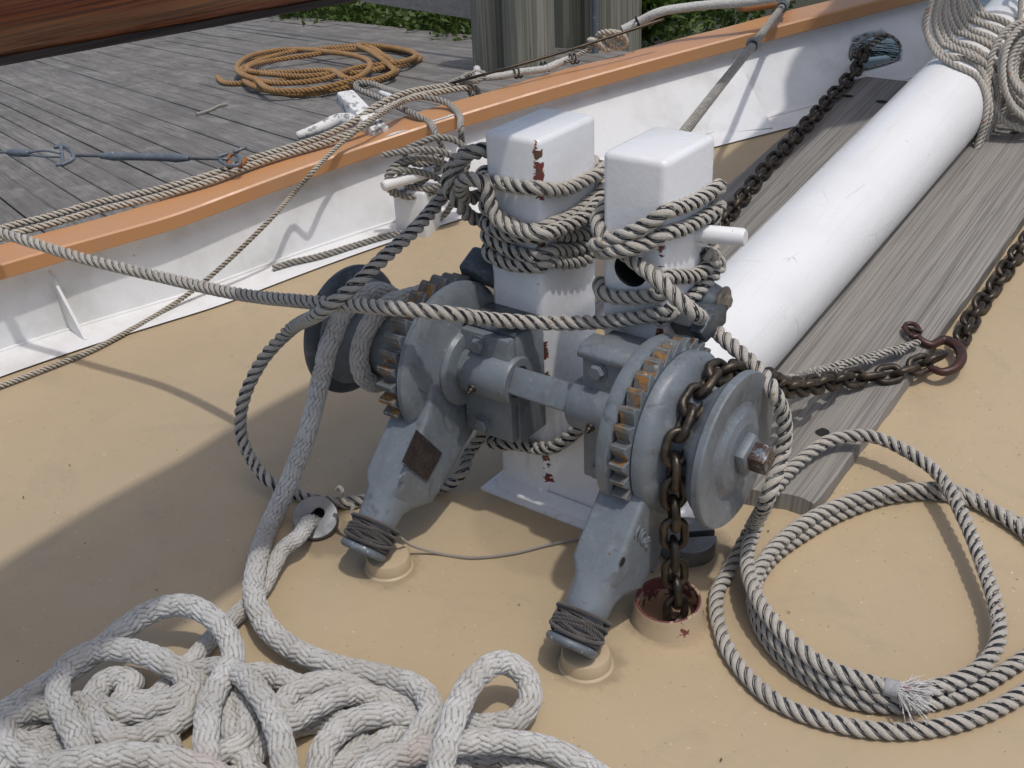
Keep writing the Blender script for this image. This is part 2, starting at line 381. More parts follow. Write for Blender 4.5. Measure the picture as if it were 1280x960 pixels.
M['grey'] = m_grey('windlass_enamel'); M['greydark'] = m_grey('windlass_enamel_dark', (.06, .073, .085), .78, .74)
M['greyworn'] = m_grey('shaft_enamel_worn', (.16, .185, .21), .655, .69)
n = NB('rusty_teeth'); v = n.pos(); a = n.noise(v, 36, 6, .7)
c = n.mix(n.ramp(a, .38, .58), (.095, .078, .055), (.33, .165, .045)); c = n.mix(n.ramp(n.noise(v, 19, 5, .7), .44, .54), c, (.135, .14, .135))
c = n.mix(n.ramp(n.noise(v, 60, 5, .7), .60, .68), c, (.42, .37, .28))
M['teeth'] = n.out(c, .62, .25, n.bump(n.noise(v, 160, 5, .7), .7, .002), .5)
n = NB('chain_steel'); v = n.pos(); a = n.noise(v, 30, 6, .7)
c = n.mix(n.ramp(a, .40, .66), (.052, .044, .036), (.115, .090, .064)); c = n.mix(n.ramp(n.noise(v, 75, 4, .7), .64, .72), c, (.17, .11, .065))
M['chain'] = n.out(c, n.ramp(a, .3, .7, .28, .55), .75, n.bump(n.noise(v, 260, 4, .7), .5, .0008), .5)
n = NB('hook_iron'); v = n.pos(); a = n.noise(v, 40, 5, .7)
M['hook'] = n.out(n.mix(n.ramp(a, .4, .65), (.095, .040, .032), (.055, .035, .03)), .42, .45, n.bump(n.noise(v, 180, 4, .7), .5, .001))
n = NB('dull_steel'); v = n.pos(); a = n.noise(v, 14, 6, .7)
c = n.mix(n.ramp(a, .35, .7), (.21, .215, .22), (.145, .15, .155)); c = n.mix(n.ramp(n.noise(v, 40, 5, .7), .64, .70), c, (.16, .13, .10))
M['steel'] = n.out(c, n.ramp(a, .3, .7, .46, .60), .85, n.bump(n.noise(v, 200, 3, .6), .25, .0006))
M['galv'] = m_grey('galvanised_iron', (.13, .15, .17), .66, .66)
n = NB('hole_dark'); M['black'] = n.out((.012, .011, .010), .9)
n = NB('plate_dark'); v = n.pos(); a = n.noise(v, 30, 6, .7); q = n.noise(n.pos((1, 1, 1)), 150, 2, .5)
c = n.mix(n.ramp(a, .4, .65), (.040, .032, .030), (.075, .055, .045)); c = n.mix(n.math('MULTIPLY', n.ramp(q, .55, .62), .5), c, (.12, .09, .08))
M['nameplate'] = n.out(c, .45, .4, n.bump(q, .6, .0006))
# ropes
def m_rope(name, base, dark, light, yarn=150., bs=.8, rough=.95, fleck=None, spot=.5, big=7):
    n = NB(name); v = n.pos(); u = n.n('ShaderNodeUVMap'); sx = n.n('ShaderNodeSeparateXYZ'); n.l(u.outputs[0], sx.inputs[0])
    # yarns: fine ridges along each strand, wavering
    w = n.math('ADD', n.math('MULTIPLY', sx.outputs[0], 9.), n.math('MULTIPLY', sx.outputs[1], 5.))
    y = n.math('SINE', n.math('ADD', n.math('MULTIPLY', w, 6.283), n.math('MULTIPLY', n.noise(v, 160, 2), 5.)))
    a = n.noise(v, big, 6, .65); b = n.noise(v, yarn*1.2, 3, .7)
    c = n.mix(n.ramp(a, .34, .68), base, light); c = n.mix(n.math('MULTIPLY', n.ramp(b, .42, .72), spot), c, dark)
    c = n.mix(n.math('MULTIPLY', n.ramp(y, -1., -.2, 1., 0.), .28), c, dark)
    if fleck: c = n.mix(n.ramp(n.noise(v, 42, 3, .6), .685, .71), c, fleck)
    nm = n.bump(y, .35*bs, .0009); nm = n.bump(n.noise(v, 520, 3, .7), bs, .0012, nm)
    n.b.inputs['Sheen Weight'].default_value = .25; n.b.inputs['Sheen Roughness'].default_value = .6
    return n.out(c, rough, 0, nm, .12)
M['rope'] = m_rope('weathered_laid_rope', (.440, .405, .345), (.235, .215, .180), (.52, .485, .42), fleck=(.33, .20, .10))
M['tracer'] = m_rope('black_tracer_yarn', (.022, .022, .026), (.012, .012, .014), (.035, .035, .04))
M['ropegrey'] = m_rope('greyed_laid_rope', (.34, .315, .27), (.18, .165, .14), (.40, .375, .325))
M['tracersoft'] = m_rope('faded_tracer_yarn', (.095, .085, .075), (.05, .045, .04), (.13, .12, .10))
M['coilrope'] = m_rope('bowsprit_rope', (.47, .43, .37), (.30, .26, .22), (.54, .50, .43), fleck=(.45, .16, .08))
M['tanrope'] = m_rope('pale_manila', (.52, .45, .35), (.30, .25, .18), (.58, .52, .42), fleck=(.40, .25, .12))
M['orangerope'] = m_rope('orange_manila', (.31, .165, .055), (.15, .08, .03), (.40, .225, .075), spot=.6)
M['cord'] = m_rope('seizing_cord', (.36, .32, .26), (.16, .14, .12), (.42, .38, .31), yarn=400)
M['lash'] = m_rope('tarred_lashing', (.052, .044, .040), (.022, .018, .016), (.11, .095, .085), yarn=300)
M['tuft'] = m_rope('frayed_fibre', (.62, .60, .56), (.45, .43, .4), (.70, .68, .64))
M['tape'] = m_rope('parcelling', (.32, .32, .32), (.16, .16, .16), (.42, .42, .42))
M['whitewrap'] = m_rope('white_leather_wrap', (.55, .54, .50), (.22, .21, .19), (.65, .64, .60))
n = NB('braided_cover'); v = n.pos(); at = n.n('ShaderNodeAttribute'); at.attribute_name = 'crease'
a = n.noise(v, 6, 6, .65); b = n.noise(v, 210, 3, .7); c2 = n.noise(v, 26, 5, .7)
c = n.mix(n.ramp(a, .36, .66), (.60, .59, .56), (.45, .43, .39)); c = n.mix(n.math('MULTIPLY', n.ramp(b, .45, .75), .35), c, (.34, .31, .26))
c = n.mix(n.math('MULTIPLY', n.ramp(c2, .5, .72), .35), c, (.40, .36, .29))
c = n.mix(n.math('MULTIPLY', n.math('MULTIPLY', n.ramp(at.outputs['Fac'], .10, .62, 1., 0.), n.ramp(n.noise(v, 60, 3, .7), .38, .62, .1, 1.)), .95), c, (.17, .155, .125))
pk = n.math('MULTIPLY', n.ramp(n.noise(v, 3.3, 2), .66, .74), .16); c = n.mix(pk, c, (.55, .33, .28))
nm = n.bump(n.noise(v, 560, 3, .75), .9, .0014); n.b.inputs['Sheen Weight'].default_value = .3
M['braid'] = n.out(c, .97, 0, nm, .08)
# woods
def m_wood(name, c1, c2, dark, axis=1, scale=1., rough=.85, bumpy=.8, cracks=.5, coat=None, flat=False):
    n = NB(name); sc = [14., 14., 14.]; sc[axis] = .9
    if flat: sc = [34., .8, .8]
    v = n.pos(tuple(x*scale for x in sc))
    warp = n.noise(n.pos((2.2*scale,)*3), 1.6, 3, .5)
    o = n.n('ShaderNodeTexNoise'); o.inputs['Scale'].default_value = 2.2; o.inputs['Detail'].default_value = 8; o.inputs['Roughness'].default_value = .65; o.inputs['Distortion'].default_value = 1.0
    n.l(v, o.inputs['Vector']); g = o.outputs['Fac']
    sf = [105., 105., 105.]; sf[axis] = .8
    if flat: sf[2] = .8
    fine = n.noise(n.pos(tuple(x*scale for x in sf)), 2.3, 4, .55, .35)
    c = n.mix(n.ramp(g, .34, .66), c1, c2); c = n.mix(n.math('MULTIPLY', n.ramp(fine, .44, .60), .82), c, dark)
    c = n.mix(n.math('MULTIPLY', n.ramp(warp, .5, .75), .35), c, tuple(x*.7 for x in c1))
    sk = [38., 38., 38.]; sk[axis] = .7
    if flat: sk[2] = .7
    k = n.ramp(n.noise(n.pos(tuple(x*scale for x in sk)), 2., 4, .6, .3), .655, .675); c = n.mix(n.math('MULTIPLY', k, cracks), c, tuple(x*.22 for x in dark))
    nm = n.bump(fine, bumpy, .0014); nm = n.bump(g, bumpy*.6, .0016, nm); nm = n.bump(n.math('SUBTRACT', 1., k), cracks, .002, nm)
    return n.out(c, rough, 0, nm, .3, coat)
M['plank'] = m_wood('weathered_plank', (.290, .272, .244), (.250, .234, .208), (.150, .138, .122), 1, flat=True, bumpy=.5)
M['pile'] = m_wood('piling_wood', (.31, .295, .23), (.24, .23, .18), (.14, .135, .105), 2, .3, cracks=.5, bumpy=.4)
M['varnish'] = m_wood('varnished_mahogany', (.215, .070, .024), (.13, .038, .014), (.05, .016, .008), 1, 1.1, .22, .06, 0., coat=.8)
M['underside'] = m_wood('boom_underside_shade', (.045, .035, .032), (.03, .022, .02), (.012, .01, .01), 1, 1, .6, .2, 0.)
M['canvas'] = m_paint('sail_canvas', (.72, .70, .64), (.6, .58, .52), .9)
n = NB('water'); v = n.pos()
M['water'] = n.out((.010, .016, .012), .08, 0, n.bump(n.noise(v, 2.6, 4, .6), .35, .05), .5)
n = NB('bank_soil'); v = n.pos(); M['soil'] = n.out(n.mix(n.noise(v, 3, 4), (.03, .035, .015), (.055, .05, .03)), .95)
def m_leaf(name, a, b):
    n = NB(name); g = n.n('ShaderNodeNewGeometry'); v = n.pos()
    c = n.mix(n.ramp(n.noise(v, 60, 1), .35, .65), a, b); tr = n.n('ShaderNodeBsdfTranslucent'); n.l(c, tr.inputs[0])
    n.out(c, .5, 0, None, .4); ms = n.n('ShaderNodeMixShader'); ms.inputs[0].default_value = .3
    n.l(n.b.outputs[0], ms.inputs[1]); n.l(tr.outputs[0], ms.inputs[2]); n.l(ms.outputs[0], n.t.nodes['Material Output'].inputs[0]); return n.m
M['leaf'] = m_leaf('leaf_green', (.035, .070, .014), (.11, .16, .028))

# ================================================================== SETTING
# --- boat deck (one sheet following the sheer)
xs = np.linspace(-1.95, 3.2, 60); ys = np.concatenate([np.linspace(-3., 0, 12), np.linspace(.05, 1.2, 24), np.linspace(1.3, 4.6, 24)])
CAPC = np.array([(-2.02, -2.6), (-1.95, -1.6), (-1.88, -.8), (-1.815, -.2), (-1.783, .057), (-1.594, .676), (-1.408, 1.056), (-1.205, 1.367), (-.79, 2.035), (-.598, 2.307), (-.405, 2.595), (-.19, 2.86), (.07, 3.25)])
BASE = np.array([(-2.06, -2.6), (-1.99, -1.6), (-1.93, -.8), (-1.858, -.24), (-1.825, 0.), (-1.625, .62), (-1.40, 1.0), (-1.16, 1.35), (-.83, 1.78), (-.52, 2.18), (-.37, 2.42), (-.19, 2.68), (.07, 3.1)])
TAN = np.array([(-1.85, -2.6), (-1.80, -1.6), (-1.76, -.8), (-1.722, -.327), (-1.651, .1), (-1.54, .42), (-1.345, .742), (-1.137, 1.131), (-.84, 1.56), (-.584, 1.935), (-.43, 2.133), (-.30, 2.30), (.07, 2.75)])
def curve2(C, step=.04):
    k = np.polyfit(C[:, 1], C[:, 0], 4); y = np.arange(-2.6, 3.05, step); return np.c_[np.polyval(k, y), y]
def strip_deck(name, A, B, mat, lift, parent=None):
    n = 240; a = resamp(A, n); b = resamp(B, n); V = []; F = []
    for i in range(n):
        for k in range(4):
            q = a[i]+(b[i]-a[i])*k/3; V.append((q[0], q[1], dz(q[1])+lift))
    for i in range(n-1):
        for k in range(3): F.append((i*4+k, i*4+k+1, i*4+k+5, i*4+k+4))
    return meshobj(name, V, F, mat, parent)
def resamp(P, n):
    s = np.r_[0, np.cumsum(np.linalg.norm(np.diff(P, axis=0), axis=1))]; t = np.linspace(0, s[-1], n)
    return np.c_[np.interp(t, s, P[:, 0]), np.interp(t, s, P[:, 1])]
base_c = curve2(BASE); cap_c = curve2(CAPC); tan_c = curve2(TAN)
# deck sheet bounded by port bulwark and mirrored starboard side
V = []; F = []; NY = 160; NX = 24; yy = np.linspace(-2.6, 3.1, NY)
for y in yy:
    xl = np.interp(y, base_c[:, 1], base_c[:, 0]); xr = .14-xl
    for k in range(NX+1):
        x = xl+(xr-xl)*k/NX; V.append((x, y, dz(y)))
for j in range(NY-1):
    for k in range(NX): a = j*(NX+1)+k; F.append((a, a+1, a+NX+2, a+NX+1))
deck = meshobj('deck', V, F, M['deck']); tag(deck, 'buff painted boat deck, scuffed', kind='structure')
# --- water
w_ = meshobj('water', [(-150, -150, -1.75), (150, -150, -1.75), (150, 150, -1.75), (-150, 150, -1.75)], [(0, 1, 2, 3)], M['water'], smooth=False); tag(w_, kind='structure')
skyless = None
# --- bulwark: plate, waterway, cap rail, knees, hull side
BW = empty('bulwark', 'white painted bulwark with orange buff cap rail along the far side of the deck', 'bulwark', (-1.8, 0, 0))
N_ = 260; bc = resamp(base_c, N_); cc = resamp(cap_c, N_)
def outn(P):
    T = np.gradient(P, axis=0); T /= np.linalg.norm(T, axis=1)[:, None]; return np.c_[-T[:, 1], T[:, 0]]
on = outn(cc); zc_ = dz(cc[:, 1]); zb = dz(bc[:, 1])
HCAP = .24
top = cc + on*.065
V = []; F = []; K = 9
for i in range(N_):
    for k in range(K):
        f = k/(K-1); q = bc[i]+(top[i]-bc[i])*f; V.append((q[0], q[1], zb[i]-.012+(zc_[i]+HCAP+.004-zb[i]+.012)*f))
nf = N_*K
for i in range(N_):
    for k in range(K):
        f = k/(K-1); q = bc[i]+(top[i]-bc[i])*f+on[i]*.014; V.append((q[0], q[1], zb[i]-.012+(zc_[i]+HCAP+.004-zb[i]+.012)*f))
for i in range(N_-1):
    for k in range(K-1):
        a = i*K+k; F.append((a, a+K, a+K+1, a+1)); a += nf; F.append((a, a+1, a+K+1, a+K))
    for k in (0, K-1):
        a = i*K+k; F.append((a, a+nf, a+nf+K, a+K) if k else (a, a+K, a+nf+K, a+nf))
F.append(tuple([k for k in range(K)]+[nf+k for k in range(K-1, -1, -1)])); e = (N_-1)*K; F.append(tuple([e+k for k in range(K-1, -1, -1)]+[e+nf+k for k in range(K)]))
plate = meshobj('bulwark_plate', V, F, M['bulwark'], BW, smooth=True)
# outer hull side below
V = []; F = []
for i in range(N_):
    for k, (o_, dzz) in enumerate([(.016, 0.), (.05, -.5), (-.02, -1.8)]):
        q = bc[i]+on[i]*o_; V.append((q[0], q[1], zb[i]+dzz))
for i in range(N_-1):
    for k in range(2): a = i*3+k; F.append((a, a+1, a+4, a+3))
meshobj('hull_side', V, F, M['bulwark'], BW)
# hawse hole cut through the plate
def cut(obj, cutter_bm):
    me = bpy.data.meshes.new('cut'); cutter_bm.to_mesh(me); cutter_bm.free(); co = bpy.data.objects.new('cut', me); COL.objects.link(co)
    md = obj.modifiers.new('b', 'BOOLEAN'); md.object = co; md.operation = 'DIFFERENCE'; md.solver = 'EXACT'
    bpy.context.view_layer.update(); dg = bpy.context.evaluated_depsgraph_get(); nm = bpy.data.meshes.new_from_object(obj.evaluated_get(dg))
    obj.modifiers.clear(); obj.data = nm; bpy.data.objects.remove(co)
hi = int(np.argmin(np.abs(bc[:, 1]-2.50))); tdir = bc[hi+3]-bc[hi-3]; tdir /= np.linalg.norm(tdir)
nrm = np.array([-tdir[1], tdir[0], 0]); td3 = np.array([tdir[0], tdir[1], 0.])
cpl = nrm@np.array([(bc[hi][0]+top[hi][0])/2, (bc[hi][1]+top[hi][1])/2, 0])
hp = [hit(x, y, nrm, cpl) for x, y in [(1062, 78), (1063, 66), (1072, 53), (1090, 44), (1108, 43), (1121, 51), (1125, 62), (1120, 74), (1103, 80), (1080, 86), (1067, 88)]]
HC = np.mean(hp, 0)
bm = bmesh.new(); r1 = [bm.verts.new(q-nrm*.08) for q in hp]; r2 = [bm.verts.new(q+nrm*.08) for q in hp]
bm.faces.new(r1); bm.faces.new(r2[::-1])
for i in range(len(hp)): j = (i+1) % len(hp); bm.faces.new([r1[i], r2[i], r2[j], r1[j]])
bmesh.ops.recalc_face_normals(bm, faces=bm.faces[:]); cut(plate, bm)
plate.data.materials.clear(); plate.data.materials.append(M['bulwark'])
tube('hawse_ring', [q-nrm*.004 for q in hp+[hp[0], hp[1]]], .006, m_paint('hawse_weld', (.30, .28, .26), (.10, .06, .04), .6, (.05, .03, .02), .55, 60), BW, 8)
# waterway (white margin) lying on the deck
strip_deck('waterway', base_c, tan_c, M['bulwark'], .007, BW)
tube('weld_bead', [(q[0]+.004, q[1]-.004, dz(q[1])+.008) for q in base_c[5:-3:3]], .006, M['bulwark'], BW, 8)
# cap rail
V = []; F = []; prof = [(0, .004), (0.004, 0), (.156, 0), (.16, .004), (.16, .044), (.154, .05), (.006, .05), (0, .044)]
prof = [(a, b) for a, b in prof]
for i in range(N_):
    for a, b in prof:
        q = cc[i]+on[i]*a; V.append((q[0], q[1], zc_[i]+HCAP+b+.0015*math.sin(i*.31)*(a > .01)))
K = len(prof)
for i in range(N_-1):
    for k in range(K): a = i*K+k; b = i*K+(k+1) % K; F.append((a, b, b+K, a+K))
F.append(tuple(range(K))[::-1]); F.append(tuple((N_-1)*K+k for k in range(K)))
capo = meshobj('cap_rail', V, F, M['cap'], BW, smooth=True)
capo.data.set_sharp_from_angle(angle=math.radians(35))
for src, nm_ in ((plate, 'bulwark_plate'), (capo, 'cap_rail')):
    me = src.data.copy(); me.name = nm_; me.transform(Matrix.Translation((.14, 0, 0)) @ Matrix.Scale(-1, 4, (1, 0, 0))); me.flip_normals()
    o = bpy.data.objects.new(nm_, me); link(o, BW)
def capz(y, up=.05): return dz(y)+HCAP+up
# chafed bare patches on the cap edge near the bitt
for px, py, ln in [(493, 166, .075), (547, 150, .09), (562, 146, .045)]:
    c_ = D(px, py, HCAP+.049); i = int(np.argmin(np.hypot(cc[:, 0]-c_[0], cc[:, 1]-c_[1]))); t3 = np.array([cc[i+2][0]-cc[i-2][0], cc[i+2][1]-cc[i-2][1], zc_[i+2]-zc_[i-2]]); t3 /= np.linalg.norm(t3)
    o3 = np.array([on[i][0], on[i][1], 0]); e3 = np.array([cc[i][0], cc[i][1], capz(cc[i][1])]); vs = []
    for k in range(16):
        th = 2*math.pi*k/16; rr = 1+.25*math.sin(3*th+px); u = math.cos(th)*ln/2*rr; v_ = math.sin(th)*.011*rr
        vs.append(e3+t3*u+(o3*(v_+.012)+np.array([0, 0, .0022]) if v_ > -.004 else o3*.006+np.array([0, 0, .0022])))
    meshobj('bare_patch', vs, [tuple(range(16))], m_paint('bare_cap', (.68, .66, .62), (.2, .17, .15), .5, (.12, .1, .09), .62, 90), BW, smooth=False)
# small raised block on the cap near the bow
bm = bmesh.new(); p = D(948, 12, HCAP+.05); 
b2 = bmesh.new(); rbox(b2, (-.05, -.09, 0), (.06, .09, .05), .02, 3, Matrix.Translation(Vector(p)+Vector((-.03, .03, -.004))) @ Matrix.Rotation(math.radians(-35), 4, 'Z')); merge(bm, b2)
bmobj('cap_chock', bm, M['cap'], BW)
# knees (triangular brackets)
def knee(A, Bx, T_):
    A, Bx, T_ = map(np.array, (A, Bx, T_)); nn = np.cross(Bx-A, T_-A); nn /= np.linalg.norm(nn); bm = bmesh.new(); w = nn*.0045
    a = [bm.verts.new(q-w) for q in (A, Bx, T_)]; b = [bm.verts.new(q+w) for q in (A, Bx, T_)]
    bm.faces.new(a); bm.faces.new(b[::-1])
    for i in range(3): j = (i+1) % 3; bm.faces.new([a[i], b[i], b[j], a[j]])
    return bmobj('bracket', bm, M['bulwark'], BW)
def onplate(i, f): q = bc[i]+(top[i]-bc[i])*f; return np.array([q[0], q[1], zb[i]+(zc_[i]+HCAP-zb[i])*f])
A = onplate(int(np.argmin(np.hypot(bc[:, 0]-D(888, 172)[0], bc[:, 1]-D(888, 172)[1]))), 0); tp_ = D(930, 78, .20)
knee(A, D(966, 160, .009), onplate(int(np.argmin(np.hypot(top[:, 0]-tp_[0], top[:, 1]-tp_[1]))), .86))
for px, py in [(90, 413)]:
    Pk = D(px, py); i = int(np.argmin(np.hypot(bc[:, 0]-Pk[0], bc[:, 1]-Pk[1])))
    inn = np.array([-on[i][0], -on[i][1], 0]); A = onplate(i, 0)+inn*.001; tip = A+inn*.115; tip[2] = dz(tip[1])+.009
    knee(A, tip, onplate(i, .86))

# --- dock beyond the boat
DN = np.array([-.093, .033, .995]); DN /= np.linalg.norm(DN); DA = np.array([-.939, .330, -.099]); DA -= DN*(DN@DA); DA /= np.linalg.norm(DA); DW = np.cross(DN, DA); DW *= np.sign(DW[1]); DC = .0547
def Kd(x, y, up=0): return hit(x, y, DN, DC+up)
def dockpt(al, ac, up=0):
    M3 = np.array([DA, DW, DN]); return np.linalg.solve(M3, np.array([al, ac, DC+up]))
dob = bmesh.new(); bw = .148; mloc = Matrix([(*[DA[0], -DW[0], DN[0]], 0), (DA[1], -DW[1], DN[1], 0), (DA[2], -DW[2], DN[2], 0), (0, 0, 0, 1)])
lay = dob.verts.layers.float.new('board')
xs0, xs1 = 2.6, 15.
for k in range(-22, 29):
    y0 = k*bw; al0 = 2.35+.35*max(0, 0) if y0 < 1 else 2.35+.42*(y0-1)
    ends = [al0, al0+rng.uniform(4.5, 7.5) if k % 3 == 0 else 11+rng.uniform(-1, 1), 16]
    for e0, e1 in zip(ends, ends[1:]):
        g = .0022+abs(rng.normal(0, .0016)); h0 = rng.normal(0, .0035); h1 = rng.normal(0, .0035); cv = rng.random(); nx = 8
        rows = []
        for q in range(nx+1):
            xx = e0+.003+(e1-e0-.006)*q/nx; hz_ = h0+(h1-h0)*q/nx+rng.normal(0, .001); w1 = rng.normal(0, .0008)
            sec = [(y0+g, -.045), (y0+g+w1, -.005+hz_), (y0+g+.006, hz_), (y0+bw*.5, hz_+.0012), (y0+bw-g-.006, hz_), (y0+bw-g+w1, -.005+hz_), (y0+bw-g, -.045)]
            r = []
            for yy_, zz_ in sec:
                v = dob.verts.new(mloc @ Vector((xx, -yy_, DC+zz_))); v[lay] = cv; r.append(v)
            rows.append(r)
        for a, b in zip(rows, rows[1:]):
            for q in range(6): dob.faces.new([a[q], a[q+1], b[q+1], b[q]])
        dob.faces.new(rows[0]); dob.faces.new(rows[-1][::-1])
n = NB('dock_boards')
mp = n.n('ShaderNodeMapping'); mp.vector_type = 'POINT'; g = n.n('ShaderNodeNewGeometry')
ang = math.atan2(DA[1], DA[0]); mp.inputs['Rotation'].default_value = (0, 0, -ang); n.l(g.outputs['Position'], mp.inputs[0])
def scl(s): 
    q = n.n('ShaderNodeMapping'); q.inputs['Scale'].default_value = s; n.l(mp.outputs[0], q.inputs[0]); return q.outputs[0]
at = n.n('ShaderNodeAttribute'); at.attribute_name = 'board'; bd = at.outputs['Fac']
fine = n.noise(scl((1.4, 60, 1)), 2.4, 5, .7, .3); gr = n.noise(scl((.6, 12, 1)), 2.2, 7, .65, .8); big = n.noise(scl((1, 1, 1)), 1.3, 5, .6)
c = n.mix(n.ramp(gr, .34, .66), (.185, .175, .158), (.270, .255, .230)); c = n.mix(n.math('MULTIPLY', n.ramp(fine, .45, .66), .65), c, (.065, .062, .06))
c = n.mix(n.math('MULTIPLY', bd, .28), c, (.11, .105, .10)); c = n.mix(n.math('MULTIPLY', n.ramp(big, .42, .62), .35), c, (.10, .092, .082))
c = n.mix(n.math('MULTIPLY', n.ramp(n.noise(scl((1.5, 3, 3)), 2.2, 6, .7), .50, .66), .4), c, (.32, .305, .28))
c = n.mix(n.ramp(n.noise(scl((1, 1, 1)), 26, 4, .7), .72, .74), c, (.50, .49, .47))
nm = n.bump(fine, .8, .003); nm = n.bump(gr, .5, .003, nm); M['dock'] = n.out(c, .9, 0, nm, .25)
dock = bmobj('dock', dob, M['dock']); tag(dock, 'weathered grey plank dock alongside the boat', kind='structure')
# dark joists under the dock
bm = bmesh.new()
for al in np.arange(2.9, 16, .9):
    b2 = bmesh.new(); rbox(b2, (al, -4.2, DC-.25), (al+.1, 3.25, DC-.06), 0, 1, mloc); merge(bm, b2)
bmobj('dock_joists', bm, M['pile']); bpy.data.objects['dock_joists'].parent = dock
# --- far bank behind the dock
bank = meshobj('bank', [tuple(dockpt(5.6, 5.0, -.9)), tuple(dockpt(30, 4.6, -.9)), tuple(dockpt(34, 14, .6)), tuple(dockpt(7.5, 14, .2))], [(0, 1, 2, 3)], M['soil'], smooth=False); tag(bank, kind='structure')

# --- foliage
def leaves(name, centers, radii, count, size, mats, stems=0, kind='stuff'):
    V = []; F = []; MI = []
    cen = np.array(centers); rad = np.array(radii); w = rad[:, 0]*rad[:, 2]; pick = rng.choice(len(cen), count, p=w/w.sum())
    d = rng.normal(0, 1, (count, 3)); d /= np.linalg.norm(d, axis=1)[:, None]; rr = rng.random(count)**.45
    lump = 1+.28*np.sin(d[:, 0]*5+pick)*np.cos(d[:, 1]*6+pick*2)+.15*np.sin(d[:, 2]*11)
    P = cen[pick]+d*rad[pick]*(rr*lump)[:, None]
    ax = d+rng.normal(0, .6, (count, 3))+np.array([0, 0, .3]); ax /= np.linalg.norm(ax, axis=1)[:, None]
    sd_ = np.cross(ax, rng.normal(0, 1, (count, 3))); sd_ /= np.linalg.norm(sd_, axis=1)[:, None]; nr = np.cross(ax, sd_)
    L = size*rng.uniform(.6, 1.4, count)[:, None]; W = L*.26
    p0 = P; p1 = P+ax*L*.5+sd_*W+nr*L*.06; p2 = P+ax*L; p3 = P+ax*L*.5-sd_*W+nr*L*.06
    V = np.stack([p0, p1, p2, p3], 1).reshape(-1, 3); F = np.arange(count*4).reshape(-1, 4)
    return meshobj(name, V, F, mats, smooth=False)
cs = []; rs = []
for al in np.arange(6., 15, .55):
    for ac in (4.55, 5.2, 6.1, 7.2):
        cs.append(dockpt(al+rng.uniform(-.2, .2), ac+rng.uniform(-.15, .2), -.12+.12*(ac-4.5)+rng.uniform(-.15, .15))); rs.append((.42, .42, rng.uniform(.28, .55)))
fo = leaves('shrubbery', cs, rs, 42000, .085, M['leaf']); tag(fo, 'green leafy undergrowth growing behind the dock edge', kind='stuff')
cs = []; rs = []
for px, py, s_ in [(700, 25, .22), (688, 34, .14), (800, 12, .16), (815, 4, .14)]:
    q = Kd(px, 75 if px < 750 else 66); dd = q-C0; P = C0+ray(px, py)/np.linalg.norm(ray(px, py))*np.linalg.norm(dd)*1.12; cs.append(P); rs.append((s_, s_, s_*1.1))
lf = leaves('bush', cs, rs, 1500, .12, M['leaf']); tag(lf, 'light green leafy sprigs showing between the dock pilings', 'bush')

# --- pilings, rail board, pole
def piling(px, py, r, label, lean=0, dist=1., up=-1.4, h=2.7):
    q = Kd(px, py); q = C0+(q-C0)*dist; seg = 40; bm = bmesh.new()
    def mod(t, rr, th): return rr*(1+.03*math.sin(3*th+px)+.006*math.sin(19*th+t*2)-.04*max(0, math.cos(th*5+px+math.sin(t*2)*.3))**24)
    prof = [(t, r*(1-.02*t)) for t in np.linspace(0, h, 28)]
    lathe(bm, [(0, 0)]+prof+[(h, 0)], (q[0], q[1], q[2]+up), (lean, .0, 1), seg, mod=mod)
    o = bmobj('piling', bm, M['pile'], angle=70); tag(o, label, 'piling', 'dock pilings'); return q
q1 = piling(617, 84, .158, 'stout round timber piling, leftmost of the dock pilings')
q2 = piling(662, 88, .185, 'paler round timber piling standing against the right of the leftmost piling')
piling(722, 70, .19, 'round timber piling behind the thin metal pole', dist=1.07)
piling(764, 70, .21, 'broad round timber piling just right of the thin metal pole', dist=1.06)
piling(786, 66, .10, 'slim round timber piling, rightmost of the dock pilings', dist=1.10)
q = Kd(744, 74); q = C0+(q-C0)*1.03; pole = tube('metal_pole', [(q[0], q[1], q[2]-1.2), (q[0], q[1], q[2]), (q[0]+.01, q[1], q[2]+1.3)], .028, M['galv'], sides=14, step=.05); tag(pole, 'thin blue grey metal pole standing between two dock pilings', 'pole')
n3 = np.array([DW[0], DW[1], 0]); n3 /= np.linalg.norm(n3); c3 = n3@q1+.12
A = hit(596, 25, n3, c3); B = hit(404, -6, n3, c3); u = (B-A)/np.linalg.norm(B-A); B = A+u*5.5
bm = bmesh.new(); vs = []
for s_ in (0, .05):
    for q, zz in ((A, 0), (B, 0), (B, .26), (A, .26)): vs.append(bm.verts.new(q+n3*s_+np.array([0, 0, zz])))
for f in ((0, 1, 2, 3), (7, 6, 5, 4), (0, 4, 5, 1), (3, 2, 6, 7), (0, 3, 7, 4), (1, 5, 6, 2)): bm.faces.new([vs[i] for i in f])
rb = bmobj('rail_board', bm, m_wood('rail_board_wood', (.42, .40, .36), (.32, .30, .27), (.20, .19, .17), 0, .9)); tag(rb, 'wide weathered horizontal board fixed to the leftmost piling', 'board')

